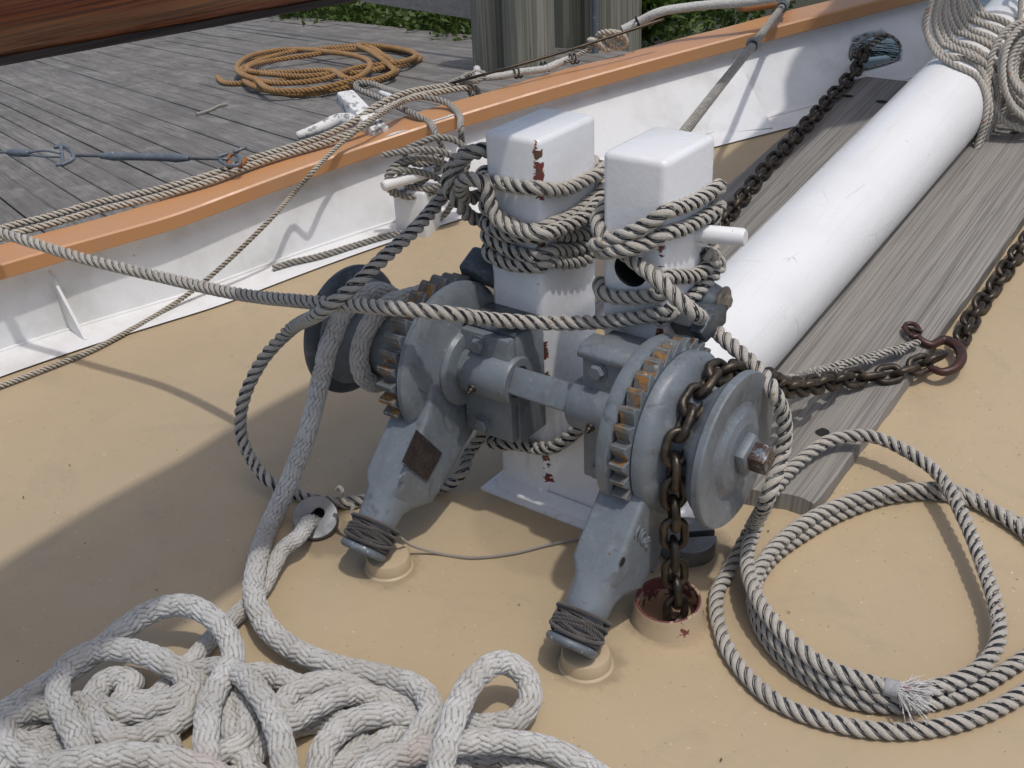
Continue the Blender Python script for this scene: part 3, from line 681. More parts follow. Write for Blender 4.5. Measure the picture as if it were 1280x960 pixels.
# ================================================================== BOOM
def boomz(y): return 1.262-.05*(y+.9)
BO = empty('boom', 'varnished mahogany boom overhead at the top left, dark along its underside', 'boom', (-.05, -.5, boomz(-.5)))
V = []; F = []; sec = [(.062, 0), (.072, .012), (.078, .05), (.078, .13), (.066, .165), (-.05, .17), (-.12, .165), (-.132, .13), (-.132, .05), (-.124, .012), (-.112, 0)]
sx = -.04
ysb = np.linspace(-2.4, 3.2, 30)
for y in ysb:
    for a, b in sec: V.append((a+sx+.0, y, boomz(y)+b))
K = len(sec)
for i in range(len(ysb)-1):
    for k in range(K-1): a = i*K+k; F.append((a, a+K, a+K+1, a+1))
F.append(tuple(range(K))); F.append(tuple((len(ysb)-1)*K+k for k in range(K))[::-1])
o = meshobj('spar', V, F, M['varnish'], BO); o.data.set_sharp_from_angle(angle=math.radians(40))
bm = bmesh.new(); b2 = bmesh.new(); rbox(b2, (0, 0, 0), (1, 1, 1), 0); b2.free()
V = []; F = []
for y in ysb:
    for a, b in ((.0655, .001), (.0655, -.009), (-.115, -.009), (-.115, .001)): V.append((a+sx, y, boomz(y)+b))
for i in range(len(ysb)-1):
    for k in range(4): a = i*4+k; b = i*4+(k+1) % 4; F.append((a, a+4, b+4, b))
F += [(0, 1, 2, 3), tuple((len(ysb)-1)*4+k for k in (3, 2, 1, 0))]
meshobj('underside_shade', V, F, M['underside'], BO, smooth=False)  # strip along the boom bottom, its shade put into a dark colour
# flaked sail lying along the boom (above the frame; it gives the long band of shade on the deck)
V = []; F = []; KS = 26
for i, y in enumerate(np.linspace(-2.2, 1.15, 40)):
    tp = min(1, (1.2-y)/.25+.25)
    for k in range(KS):
        th = 2*math.pi*k/KS; w = (.15+.018*math.sin(5*th+y*3)+.012*math.sin(9*th-y*5))*(tp if tp < 1 else 1)
        V.append((-.215+w*math.cos(th)+.012*math.sin(y*4), y, boomz(y)+.325+.72*w*math.sin(th)+.012*math.sin(y*6)))
for i in range(39):
    for k in range(KS): a = i*KS+k; b = i*KS+(k+1) % KS; F.append((a, b, b+KS, a+KS))
F.append(tuple(range(KS))[::-1]); F.append(tuple(39*KS+k for k in range(KS)))
sl = meshobj('furled_sail', V, F, M['canvas']); tag(sl, 'pale furled sail lying along the boom', 'sail')

# ================================================================== PLANKS, BOWSPRIT
def plankbox(name, corners, th, label, lift=.0):
    """corners: near-left, near-right, far-right, far-left in plan; follows the sheer"""
    c = [np.array(q) for q in corners]; V = []; F = []; NY = 60; NX = 10
    for lv in (0, 1):
        for j in range(NY+1):
            f = j/NY
            for k in range(NX+1):
                g = k/NX; q = (c[0]*(1-g)+c[1]*g)*(1-f)+(c[3]*(1-g)+c[2]*g)*f
                rg = rng.normal(0, .0012) if k in (0, NX) else 0
                edge = .006*(1 if (k in (0, NX)) and lv else 0)
                V.append((q[0]+rg, q[1]+(.012*math.sin(g*9)+rng.normal(0, .003) if j == 0 else 0), dz(q[1])+lift+(th-edge if lv else -.003)))
    L = (NY+1)*(NX+1)
    for j in range(NY):
        for k in range(NX): a = j*(NX+1)+k; F.append((a+L, a+L+1, a+L+NX+2, a+L+NX+1)); F.append((a, a+NX+1, a+NX+2, a+1))
        for k, s_ in ((0, 1), (NX, 0)):
            a = j*(NX+1)+k; b = a+NX+1; F.append((a, a+L, b+L, b) if s_ else (a, b, b+L, a+L))
    for k in range(NX):
        for j, s_ in ((0, 0), (NY, 1)): a = j*(NX+1)+k; b = a+1; F.append((a, b, b+L, a+L) if not s_ else (a, a+L, b+L, b))
    o = meshobj(name, V, F, M['plank']); o.data.set_sharp_from_angle(angle=math.radians(35)); tag(o, label, 'plank', 'weathered planks beside the bowsprit'); return o
P1 = plankbox('deck_plank', [(.19, .262), (.522, .30), (.575, 2.95), (.13, 2.95)], .042, 'wide weathered plank on the deck right of the white bowsprit')
P2 = plankbox('deck_plank', [(-.40, .75), (-.06, .75), (-.10, 2.60), (-.345, 2.60)], .042, 'narrower weathered plank left of the bowsprit, under the chain to the hawse hole')
def hole(px, py, r, lift, par, name='bolt_hole', e=1.):
    q = D(px, py, lift); vs = [(q[0]+r*math.cos(t)*e+.002*math.sin(3*t), q[1]+r*math.sin(t), dz(q[1]+r*math.sin(t))+lift) for t in np.linspace(0, 2*math.pi, 14, endpoint=False)]
    return meshobj(name, vs, [tuple(range(14))], M['black'], par, smooth=False)
hole(1028, 540, .016, .0435, P1); hole(1268, 165, .013, .0435, P1); hole(1102, 127, .014, .0435, P2, e=1.6); hole(1060, 120, .013, .0435, P2, e=1.6)
# bowsprit
bd_ = np.array([.020, .987, .158]); bd_ /= np.linalg.norm(bd_); BP = np.array([.108, .6, .18]); BR = .1440
BS = empty('bowsprit', 'thick round white painted bowsprit running forward from behind the bitts', 'bowsprit', tuple(BP-bd_*.3))
bm = bmesh.new(); lathe(bm, [(-.34, 0), (-.34, BR*.94), (-.325, BR*.985), (-.3, BR)]+[(t, BR*(1+.0004*math.sin(t*9))) for t in np.linspace(-.2, 4.4, 40)]+[(4.4, 0)], BP, bd_, 72)
bmobj('spar', bm, M['spar'], BS, angle=50)
bm = bmesh.new(); ts = D(1183, 60, .0); sb = 2.12
lathe(bm, [(sb, BR+.001), (sb, BR+.010), (sb+.05, BR+.010), (sb+.05, BR+.001)], BP, bd_, 64); bmobj('band', bm, M['spar'], BS)

# ================================================================== MOORING BITTS
BT = empty('mooring_bitts', 'pair of square white posts on one base plate, corners chipped to red primer', 'bitts', (.055, .14, 0))
bm = bmesh.new(); rbox(bm, (-.157, .035, .004), (-.017, .248, .872), .013, 3); bmobj('post', bm, M['postL'], BT, angle=50)
bm = bmesh.new(); rbox(bm, (.124, .045, .004), (.266, .248, .870), .014, 3); pr_ = bmobj('post', bm, M['postR'], BT, angle=50)
bm = bmesh.new(); lathe(bm, [(0, 0), (0, 1), (.11, 1), (.11, 0)], (.192, .03, .636), (0, 1, 0), 28, mod=None)
for v in bm.verts: v.co.x = .192+(v.co.x-.192)*.038; v.co.z = .636+(v.co.z-.636)*.036
bmesh.ops.recalc_face_normals(bm, faces=bm.faces[:]); cut(pr_, bm)
pr_.data.materials.clear(); pr_.data.materials.append(M['postR']); pr_.data.materials.append(M['black'])
for f in pr_.data.polygons:
    c_ = f.center
    if .15 < c_.x < .235 and .6 < c_.z < .675 and c_.y > .047: f.material_index = 1
pr_.data.set_sharp_from_angle(angle=math.radians(50))
bm = bmesh.new(); rbox(bm, (-.0198, .040, .004), (.1278, .052, .33), .001, 1); bmobj('web_plate', bm, M['postL'], BT)
bm = bmesh.new(); rbox(bm, (-.186, -.012, -.004), (.30, .275, .008), .003, 2); bmobj('base_plate', bm, M['postL'], BT)
bm = bmesh.new(); prism(bm, [(.0085, .008), (.036, .008), (.036, .030)], 0, -.158, .265, .001, 1)
bmobj('fillet', bm, M['postL'], BT)
# norman pin through the right post
pa = Xp(878, 292, .275); bm = bmesh.new(); pe = Xp(932, 297, .365)
dirn = (pe-pa); lathe(bm, [(-.1, 0), (-.1, .0185), (np.linalg.norm(dirn)-.006, .0185), (np.linalg.norm(dirn), .0145), (np.linalg.norm(dirn), 0)], pa, dirn, 28)
bmobj('norman_pin', bm, m_paint('pin_paint', (.78, .78, .77), (.55, .52, .48), .35, (.12, .045, .035), .655, 60), BT)

# ================================================================== WINDLASS
AX = np.array([0, -.07, .375])
WI = empty('windlass', 'blue grey anchor windlass with rusty toothed rings, clamped to the front of the bitts', 'windlass', (.06, -.07, 0))
def wl(name, prof, mat='grey', seg=64, mod=None, parent=WI, angle=35):
    bm = bmesh.new(); lathe(bm, prof, AX, (1, 0, 0), seg, u=(0, 1, 0), mod=mod); return bmobj(name, bm, M[mat], parent, angle=angle)
# square shaft between the bearings
bm = bmesh.new(); Ms = Matrix.Translation(Vector(AX)) @ Matrix.Rotation(math.radians(-32), 4, 'X'); rbox(bm, (-.03, -.030, -.030), (.165, .030, .030), .007, 2, Ms); bmobj('shaft', bm, M['grey'], WI)
# bearing blocks
def bearing(x0, x1, topz, botz):
    bm = bmesh.new(); rbox(bm, (x0, -.064, botz), (x1, .036, topz), .005, 2); B_ = bmobj('bearing_block', bm, M['grey'], WI)
    bm = bmesh.new(); rbox(bm, (x0+.004, -.088, botz+.012), (x1-.004, -.0635, topz-.003), .005, 2)
    bmobj('bearing_cap', bm, M['grey'], B_); 
    bm = bmesh.new(); prof = [(x0-.018, .035), (x0-.018, .051), (x0-.013, .055), (x1+.000, .055), (x1+.006, .051), (x1+.006, .035)]
    lathe(bm, prof, AX, (1, 0, 0), 48, u=(0, 1, 0)); bmobj('bearing_shell', bm, M['grey'], B_)
    for zz in (topz-.030, botz+.038):
        bm = bmesh.new(); xc = (x0+x1)/2-.014; lathe(bm, [(0, 0), (0, .021), (.003, .021), (.003, 0)], (xc, -.088, zz), (0, -1, 0), 20); hexhead(bm, (xc, -.091, zz), (0, -1, 0), .017, .013); bmobj('bolt', bm, M['grey'], B_)
    a = math.radians(18); e = np.array([0, -math.cos(a), -math.sin(a)]); bm = bmesh.new()
    lathe(bm, [(0, .010), (.004, .010), (.005, .006), (.012, .006), (.014, .004), (.018, .003), (.019, 0)], AX+e*.054+np.array([(x0+x1)/2-.012, 0, 0]), e, 14); bmobj('grease_nipple', bm, M['chain'], B_)
    return B_
bearing(-.155, -.018, .478, .212)
BRR = bearing(.157, .272, .500, .198)
bm = bmesh.new(); prism(bm, [(-.096, .492), (-.096, .506), (-.080, .520), (-.030, .520), (-.030, .501), (-.07, .501)], 0, .153, .275, .004); bmobj('wedge_cap', bm, M['grey'], BRR)
bm = bmesh.new(); prism(bm, [(-.070, .4785), (-.066, .486), (.034, .486), (.034, .4785)], 0, -.157, -.02, .002); bmobj('top_shim', bm, M['greydark'], WI)

# levers (socketed arms), toothed rings
FD = np.array([0, -.33, -.31]); FD /= np.linalg.norm(FD); LEN = .452; VD = np.array([0, -FD[2]*-1, 0]); VD = np.array([0, FD[2], -FD[1]])   # aft-up side
VD /= np.linalg.norm(VD)
def arm(xa, xb, xp0, xp1, name='lever_arm'):
    """xa..xb: box part in x; xp0..xp1: the round plate behind the teeth"""
    A_ = empty_part(name); xc = (xa+xb)/2
    # one shape: loft of sections from hub to neck
    bm = bmesh.new(); secs = [(.04, -.160, .090, xp0, xp1, .2), (.085, -.150, .075, xp0-.006, xp1+.01, .2), (.125, -.136, .058, xa+.006, xb-.003, .02), (.16, -.122, .054, xa, xb, .0), (.26, -.110, .050, xa, xb, .0), (.300, -.100, .048, xa, xb, .02), (.328, -.074, .044, xa+.008, xb-.008, .5), (.352, -.048, .044, xc-.046, xc+.046, 1.), (.40, -.043, .041, xc-.042, xc+.042, 1.), (.447, -.042, .040, xc-.041, xc+.041, 1.)]
    rings = []; NS = 64
    for u, v0, v1, x0, x1, rd in secs:
        cx, cv = (x0+x1)/2, (v0+v1)/2; hx, hv = (x1-x0)/2, (v1-v0)/2; r = []
        for i in range(NS):
            th = 2*math.pi*(i+.5)/NS; ex = 2/(1e-9+ (0.16 + .84*rd))
            c, s = math.cos(th), math.sin(th); a = math.copysign(abs(c)**(2/ex), c); b = math.copysign(abs(s)**(2/ex), s)
            r.append(bm.verts.new(AX+FD*u+VD*(cv+hv*b)+np.array([cx+hx*a, 0, 0])))
        rings.append(r)
    for a, b in zip(rings, rings[1:]):
        for i in range(NS): j = (i+1) % NS; bm.faces.new([a[i], a[j], b[j], b[i]])
    bm.faces.new(rings[0]); bm.faces.new(rings[-1][::-1])
    o = bmobj(name, bm, M['grey'], WI, angle=24)
    # round end ring
    bm = bmesh.new(); pr2 = []
    for t in np.linspace(-math.pi/2, math.pi*1.5, 17): pr2.append((LEN+.003+.0095*math.sin(t), .0425+.0100*math.cos(t)))
    lathe(bm, [(LEN-.012, .033)]+pr2[:9]+[(LEN+.009, .033), (LEN-.02, .032)], AX+np.array([xc, 0, 0])-VD*.001, FD, 40, u=(1, 0, 0)); bmobj('end_ring', bm, M['galv'], o)
    bm = bmesh.new(); lathe(bm, [(LEN-.004, 0), (LEN-.004, .0330)], AX+np.array([xc, 0, 0]), FD, 24, u=(1, 0, 0)); bmobj('socket', bm, M['black'], o)
    return o, xc
def empty_part(n): return None
armR, xR = arm(.286, .388, .294, .325)
armL, xL = arm(-.250, -.149, -.198, -.168)
# round plates of the arms
wl('arm_plate', [(.292, .05), (.290, .165), (.294, .178), (.302, .182), (.318, .181), (.324, .174), (.324, .05)], parent=armR)
wl('arm_plate', [(-.155, .05), (-.156, .085), (-.163, .10), (-.170, .150), (-.176, .172), (-.186, .182), (-.198, .181), (-.204, .172), (-.204, .05)], parent=armL)
wl('collar', [(-.140, .05), (-.138, .072), (-.142, .086), (-.152, .091), (-.162, .089), (-.166, .080), (-.166, .05)])
wl('collar', [(.262, .05), (.262, .078), (.268, .086), (.285, .086), (.291, .08), (.291, .05)])
# toothed rings: sharp ratchet teeth with rust
def ratchet(x0, x1, r0, r1, nt, name, sgn):
    bm = bmesh.new(); pts = []
    for k in range(nt):
        t0 = 2*math.pi*k/nt; t1 = 2*math.pi*(k+1)/nt
        pts += [(t0+.0*(t1-t0), r0), (t0+.10*(t1-t0), r1), (t0+.34*(t1-t0), r1*.995), (t0+.94*(t1-t0), r0)]
    ra = []; rb = []; ri = []; rj = []
    for th, r in pts:
        th *= sgn; y = AX[1]+r*math.cos(th); z = AX[2]+r*math.sin(th); rr = r + rng.normal(0, .0008)
        ra.append(bm.verts.new((x0, AX[1]+rr*math.cos(th), AX[2]+rr*math.sin(th)))); rb.append(bm.verts.new((x1, AX[1]+rr*math.cos(th), AX[2]+rr*math.sin(th))))
        ri.append(bm.verts.new((x0, AX[1]+(r0-.02)*math.cos(th), AX[2]+(r0-.02)*math.sin(th)))); rj.append(bm.verts.new((x1, AX[1]+(r0-.02)*math.cos(th), AX[2]+(r0-.02)*math.sin(th))))
    N = len(pts)
    for i in range(N):
        j = (i+1) % N
        bm.faces.new([ra[i], ra[j], rb[j], rb[i]]).material_index = 1
        bm.faces.new([ri[i], ra[i], ra[j], ri[j]][::-1]); bm.faces.new([rj[i], rb[i], rb[j], rj[j]]); bm.faces.new([ri[i], ri[j], rj[j], rj[i]])
    bmesh.ops.recalc_face_normals(bm, faces=bm.faces[:])
    bmesh.ops.bevel(bm, geom=[e for e in bm.edges if e.is_manifold and e.calc_face_angle(0) > .6], offset=.0013, segments=1, affect='EDGES')
    return bmobj(name, bm, [M['greyworn'], M['teeth']], WI, angle=30)
ratchet(.328, .360, .166, .187, 31, 'ratchet_ring', 1)
ratchet(-.250, -.208, .166, .189, 31, 'ratchet_ring', 1)
# warping drum (left)
wl('warping_drum', [(-.246, .05), (-.248, .150), (-.256, .138), (-.275, .118), (-.30, .099), (-.33, .088), (-.37, .082), (-.41, .082), (-.44, .090), (-.462, .105), (-.478, .128), (-.483, .140), (-.483, .05)], 'grey', 80)
wl('drum_flange', [(-.478, .05), (-.478, .128), (-.484, .148), (-.492, .155), (-.502, .154), (-.507, .146), (-.507, .05), (-.515, .045), (-.515, 0)], 'greydark', 80)
# chain wheel (right) with pockets for the links
PK = 7
def pock(t, r, th):
    k = (th/(2*math.pi)*PK) % 1; d = abs(k-.5)*2
    w = math.exp(-((t-.428)/.030)**2)
    return r - w*(.014*(1-min(1, (d/.62)**6))) + w*.004*(d > .8)
wl('chain_wheel', [(.325, .05), (.360, .158), (.364, .165), (.384, .166), (.392, .160), (.400, .148), (.407, .134), (.414, .120), (.421, .111), (.429, .107), (.438, .110), (.446, .117), (.456, .128), (.466, .138), (.476, .146)], 'grey', 168, pock, angle=50)
wl('end_disc', [(.476, .146), (.482, .152), (.484, .1555), (.496, .1560), (.500, .1535), (.5005, .143), (.498, .112), (.495, .096), (.497, .088), (.506, .076), (.509, .062), (.511, .058), (.512, 0)], 'grey', 96, angle=18)
# pyramid boss and square stub
bm = bmesh.new(); Mq = Matrix.Translation(Vector(AX)) @ Matrix.Rotation(math.radians(24), 4, 'X'); rbox(bm, (.507, -.033, -.033), (.532, .033, .033), .010, 2, Mq); bmobj('boss', bm, M['grey'], WI)
n = NB('stub_iron'); v = n.pos(); a = n.noise(v, 55, 6, .75); X = n.xyz()
c = n.mix(n.ramp(a, .38, .5), (.17, .205, .24), (.075, .048, .035)); c = n.mix(n.ramp(n.noise(v, 70, 5, .8), .58, .62), c, (.55, .47, .42))
M['stub'] = n.out(c, .35, .4, n.bump(a, .6, .002))
bm = bmesh.new(); rbox(bm, (.528, -.0215, -.0215), (.566, .0215, .0215), .004, 2, Mq); bmobj('square_stub', bm, M['stub'], WI)
# pawls
bm = bmesh.new(); prism(bm, [(.02, .560), (.075, .588), (.10, .575), (.095, .53), (.062, .505), (.030, .527)], 0, -.236, -.150, .006); prism(bm, [(.06, .535), (.10, .56), (.13, .50), (.10, .48)], 0, -.21, -.155, .004); bmobj('pawl', bm, M['greydark'], WI)
bm = bmesh.new(); prism(bm, [(.030, .545), (.075, .57), (.105, .555), (.10, .52), (.055, .515)], 0, .334, .362, .004); prism(bm, [(.07, .53), (.11, .56), (.20, .53), (.20, .49), (.11, .48)], 0, .262, .334, .006); bmobj('pawl', bm, M['greydark'], WI)
# pivot boss and bolt on the right post
pb = Xp(903, 376, .315); bm = bmesh.new(); lathe(bm, [(-.055, 0), (-.055, .040), (-.045, .040), (0, .026), (.004, .024), (.004, 0)], pb-np.array([.004, 0, 0]), (1, 0, 0), 32); bmobj('pivot_boss', bm, M['grey'], WI)
bm = bmesh.new(); lathe(bm, [(0, 0), (0, .031), (.004, .032), (.006, .030), (.006, 0)], pb, (1, 0, 0), 32); hexhead(bm, pb+np.array([.006, 0, 0]), (1, 0, 0), .016, .012, .2); bmobj('pivot_bolt', bm, m_paint('old_bronze', (.17, .15, .12), (.08, .06, .045), .35, None), WI)
# maker plate on the left arm, cast number on the right arm
def onarm(u, v, x): return AX+FD*u+VD*v+np.array([x, 0, 0])
pq = [Xp(*q, -.1475) for q in ((520, 537), (552, 566), (533, 601), (502, 577))]
bm = bmesh.new(); a = [bm.verts.new(q) for q in pq]; b = [bm.verts.new(q+np.array([.0025, 0, 0])) for q in pq]; bm.faces.new(b); bm.faces.new(a[::-1])
for i in range(4): j = (i+1) % 4; bm.faces.new([a[i], a[j], b[j], b[i]])
bmobj('maker_plate', bm, M['nameplate'], armL, smooth=False)
bm = bmesh.new(); lathe(bm, [(0, 0), (0, .008), (.003, .007), (.003, 0)], Xp(500, 597, -.152)+np.array([.003, 0, 0]), (1, 0, 0), 16); bmobj('rivet', bm, M['grey'], armL)
def text(body, size, ext, org, ex, ey, mat, parent, name='cast_number'):
    cu = bpy.data.curves.new('txt', 'FONT'); cu.body = body; cu.size = size; cu.extrude = ext; cu.space_character = 1.12; cu.bevel_depth = .0006; cu.align_x = 'CENTER'; cu.align_y = 'CENTER'
    ob = bpy.data.objects.new('txt', cu); COL.objects.link(ob); bpy.context.view_layer.update()
    me = bpy.data.meshes.new_from_object(ob.evaluated_get(bpy.context.evaluated_depsgraph_get())); bpy.data.objects.remove(ob)
    ex = np.array(ex)/np.linalg.norm(ex); ey = np.array(ey)-ex*(ex@np.array(ey)); ey /= np.linalg.norm(ey); ez = np.cross(ex, ey)
    mt = Matrix([(ex[0], ey[0], ez[0], org[0]), (ex[1], ey[1], ez[1], org[1]), (ex[2], ey[2], ez[2], org[2]), (0, 0, 0, 1)]); me.transform(mt)
    me.materials.clear(); me.materials.append(mat); me.name = name; return link(bpy.data.objects.new(name, me), parent)
ta = Xp(795, 663, .3892); tb = Xp(811, 681, .3892); tu = Xp(806, 660, .3868)-Xp(800, 676, .3868)
text('NO8', .034, .0020, (ta+tb)/2+np.array([-.0005, 0, 0]), tb-ta, tu, M['grey'], armR)
bm = bmesh.new(); lathe(bm, [(0, .009), (.0015, .008), (.0015, 0)], Xp(778, 702, .3885), (1, 0, 0), 16); bmobj('slot', bm, M['black'], armR)

# deck pads under the arms, deck pipe, steel covers
def pad(px, py, xc, label):
    q = D(px, py, .0); bm = bmesh.new(); lathe(bm, [(-.006, 0), (-.006, .057), (.0, .054), (.003, .0495), (.026, .048), (.030, .0455), (.031, .042), (.031, 0)], (xc, q[1]+.047, 0), (0, 0, 1), 40); o = bmobj('deck_pad', bm, M['pad']); tag(o, label, 'deck pad', 'round buff pads under the arms'); return o
pad(725, 852, xR+.014, 'low round buff painted pad on the deck under the right arm of the windlass')
pad(468, 722, xL+.026, 'low round buff painted pad on the deck under the left arm of the windlass')
def lashing(xc, label):
    A_ = AX+np.array([xc, 0, 0])+VD*-.001; pts = []; NT = 10; E2 = np.array([1., 0, 0])
    for i in range(NT*16+1):
        th = 2*math.pi*i/16; f = i/(NT*16); u = .406+.030*(1-abs(((f*4) % 2)-1))+ .012*math.sin(th+f*5)
        r = .0465+.0022*math.sin(f*23)+.003*f; pts.append(A_+FD*u+r*(math.cos(th)*E2+math.sin(th)*VD))
    o = laid('lashing', pts, .0044, [M['lash'], M['lash']], sides=8, tracer=False, step=.0022); tag(o, label, 'lashing', 'tarred cord lashings on the arms')
    pts = []
    for i in range(7*16+1):
        th = 2*math.pi*i/16+1; f = i/(7*16); u = .412+.024*math.sin(th*.5+1.)+.004*math.sin(th)
        pts.append(A_+FD*u+.0525*(math.cos(th)*E2+math.sin(th)*VD))
    laid('outer_turns', pts, .0042, [M['lash'], M['lash']], sides=8, tracer=False, step=.0022, parent=o)
lashing(xR, 'dark cord lashing round the foot of the right windlass arm by the deck pipe')
lashing(xL, 'dark cord lashing round the foot of the left windlass arm by the keyhole cap')
DP = empty('deck_pipe', 'short round deck pipe, worn red inside, with the anchor chain going down it', 'deck pipe', (.425, -.17, 0))
bm = bmesh.new(); dpc = (.419, -.172, 0); ax_ = (0.02, -.10, 1)
lathe(bm, [(-.012, .080), (.003, .075), (.011, .0700), (.050, .0675), (.056, .0655)], dpc, ax_, 56); bmobj('pipe', bm, M['coaming'], DP)
bm = bmesh.new(); lathe(bm, [(.056, .0655), (.0575, .063), (.056, .0605), (.004, .059), (-.01, .059)], dpc, ax_, 56); bmobj('pipe_bore', bm, m_paint('worn_red_primer', (.15, .045, .04), (.09, .03, .03), .6, (.42, .30, .19), .53, 15), DP)
bm = bmesh.new(); lathe(bm, [(.004, .059), (.004, 0)], dpc, ax_, 32); bmobj('pipe_throat', bm, m_paint('pipe_throat', (.25, .16, .10), (.14, .08, .05), .7), DP)
# steel cap with keyhole, left
def slotcap(cen, nrm, r, h, slot_dir, label, slot):
    n_ = np.array(nrm, float); n_ /= np.linalg.norm(n_); E = empty('pipe_cap', label, 'pipe cap', tuple(cen))
    bm = bmesh.new(); lathe(bm, [(-h, 0), (-h, r*.97), (-.006, r), (-.001, r*.985), (.0, r*.96), (-.0005, 0)], cen, n_, 56); o = bmobj('cap', bm, M['steel'], E, angle=30)
    s = np.array(slot_dir, float); s -= n_*(s@n_); s /= np.linalg.norm(s); t = np.cross(n_, s); bm = bmesh.new(); w = slot[2]; P_ = []
    a0, a1 = slot[0], slot[1]
    for th in np.linspace(-math.pi/2, math.pi/2, 10): P_.append((a1+w*math.cos(th), w*math.sin(th)))
    for th in np.linspace(math.pi/2, 3*math.pi/2, 10): P_.append((a0+w*math.cos(th), w*math.sin(th)))
    cen = np.array(cen); a = [bm.verts.new(cen+s*u+t*v+n_*.01) for u, v in P_]; b = [bm.verts.new(cen+s*u+t*v-n_*.03) for u, v in P_]
    bm.faces.new(a); bm.faces.new(b[::-1])
    for i in range(len(P_)): j = (i+1) % len(P_); bm.faces.new([a[i], b[i], b[j], a[j]])
    bmesh.ops.recalc_face_normals(bm, faces=bm.faces[:]); cut(o, bm); o.data.materials.clear(); o.data.materials.append(M['steel']); o.data.materials.append(M['black'])
    for f in o.data.polygons:
        c_ = np.array(f.center)-cen
        if c_@n_ < -.004 and np.linalg.norm(c_-n_*(c_@n_)) < r*.9 and c_@n_ > -h*.95: f.material_index = 1
    o.data.set_sharp_from_angle(angle=math.radians(30)); return E
capc = Yp(394, 646, -.352); tocam = C0-capc; tocam /= np.linalg.norm(tocam); cn = tocam*.80+np.array([-.06, .0, .42]); cn /= np.linalg.norm(cn); 
CE = slotcap(capc, cn, .0525, .052, Yp(403, 630, -.34)-Yp(385, 668, -.36), 'round dull steel cap with keyhole slot, white braided rope passing through it', (-.050, .012, .0135))
q = D(408, 668, .0); bm = bmesh.new(); lathe(bm, [(-.01, .060), (.003, .056), (.012, .046), (.02, .044), (.02, 0)], (capc[0]-cn[0]*.045, capc[1]-cn[1]*.045, 0), (cn[0]*.35, cn[1]*.35, 1), 40); bmobj('coaming', bm, M['pad'], CE)
cr_ = D(860, 668, .045); SE = slotcap(cr_, (0.03, -.05, 1), .062, .046, (.75, .6, 0), 'round dark steel cap with a slot, on the deck behind the hanging chain', (-.005, .07, .010))

# ================================================================== CHAINS
def link_mesh(p=.048, r=.0084, W=.057):
    rc = W/2-r; s = (p/2+r)-rc; pts = []
    for th in np.linspace(0, math.pi, 13): pts.append((s+rc*math.sin(th), rc*math.cos(th)))
    for th in np.linspace(0, math.pi, 13): pts.append((-s-rc*math.sin(th), -rc*math.cos(th)))
    pts = np.array(pts); n = len(pts); K = 12; V = []; F = []
    for i in range(n):
        a, b = pts[i-1], pts[(i+1) % n]; t = (b-a)/np.linalg.norm(b-a); nn = np.array([-t[1], t[0]])
        for k in range(K):
            th = 2*math.pi*k/K; q = pts[i]+nn*r*math.cos(th); V.append((q[0], q[1], r*math.sin(th)))
    for i in range(n):
        for k in range(K):
            a = i*K+k; b = i*K+(k+1) % K; j = (i+1) % n; F.append((a, j*K+k, j*K+(k+1) % K, b))
    me = bpy.data.meshes.new('link'); me.from_pydata(V, [], F); me.materials.append(M['chain']); me.polygons.foreach_set('use_smooth', np.ones(len(F), bool))
    bm = bmesh.new(); bm.from_mesh(me); bmesh.ops.recalc_face_normals(bm, faces=bm.faces[:]); bm.to_mesh(me); bm.free(); return me
LM = link_mesh()
def chain(label, pts, pitch=.048, up=None, first=0., sc=1., tilt=45, jitter=6, group=None):
    P, s = cr(pts, .004); T, N, B = frames(P); E = empty('chain', label, 'chain', tuple(P[0]), group); k = int((s[-1]-first)/(pitch*sc)); z = np.array([0, 0, 1.])
    for i in range(k+1):
        c = first+i*pitch*sc; q = np.array([np.interp(c, s, P[:, j]) for j in range(3)]); d = np.array([np.interp(min(c+.01, s[-1]), s, P[:, j])-np.interp(max(c-.01, 0), s, P[:, j]) for j in range(3)]); d /= np.linalg.norm(d)
        ref = z if up is None else (up(q) if callable(up) else np.array(up, float))
        sd_ = np.cross(ref, d); sd_ /= np.linalg.norm(sd_); nn = np.cross(d, sd_)
        a = math.radians(tilt+(90 if i % 2 else 0)+rng.normal(0, jitter)); y = math.cos(a)*sd_+math.sin(a)*nn; w = np.cross(d, y)
        o = bpy.data.objects.new('link', LM); COL.objects.link(o); o.parent = E; q = q-wloc(E)
        o.matrix_local = Matrix([(d[0]*sc, y[0]*sc, w[0]*sc, q[0]), (d[1]*sc, y[1]*sc, w[1]*sc, q[1]), (d[2]*sc, y[2]*sc, w[2]*sc, q[2]), (0, 0, 0, 1)])
    return E
# anchor chain: comes from the hook, over the chain wheel, down into the deck pipe
cx = .430; ch = []
hk = D(1172, 447, .045)
ch += [hk, D(1120, 466, .055), D(1060, 482, .06)+np.array([0, 0, .02])]
ch += [np.array([.50, .33, .30])+0*hk]
def onw(a, r=.121): a = math.radians(a); return np.array([cx, AX[1]+r*math.cos(a), AX[2]+r*math.sin(a)])
ch[3] = Yp(985, 484, .40); ch.append(Yp(945, 468, .14))
ch += [onw(75, .135), onw(100), onw(125), onw(150), onw(175), np.array([cx+.002, AX[1]-.119, .30]), np.array([cx+.004, AX[1]-.116, .2]), np.array([cx+.006, AX[1]-.110, .10]), np.array([cx+.008, AX[1]-.105, .0])]
def wup(q):
    v = np.array([0, q[1]-AX[1], q[2]-AX[2]]); v = v if (q[2] > .30 and q[1] < .1) else (np.array([0, -1., 0]) if q[1] < .1 else np.array([0, 0, 1.])); return v/np.linalg.norm(v)
chain('brown anchor chain over the right chain wheel, hanging into the deck pipe', ch, up=wup, tilt=45, jitter=5, group=None, first=.012)
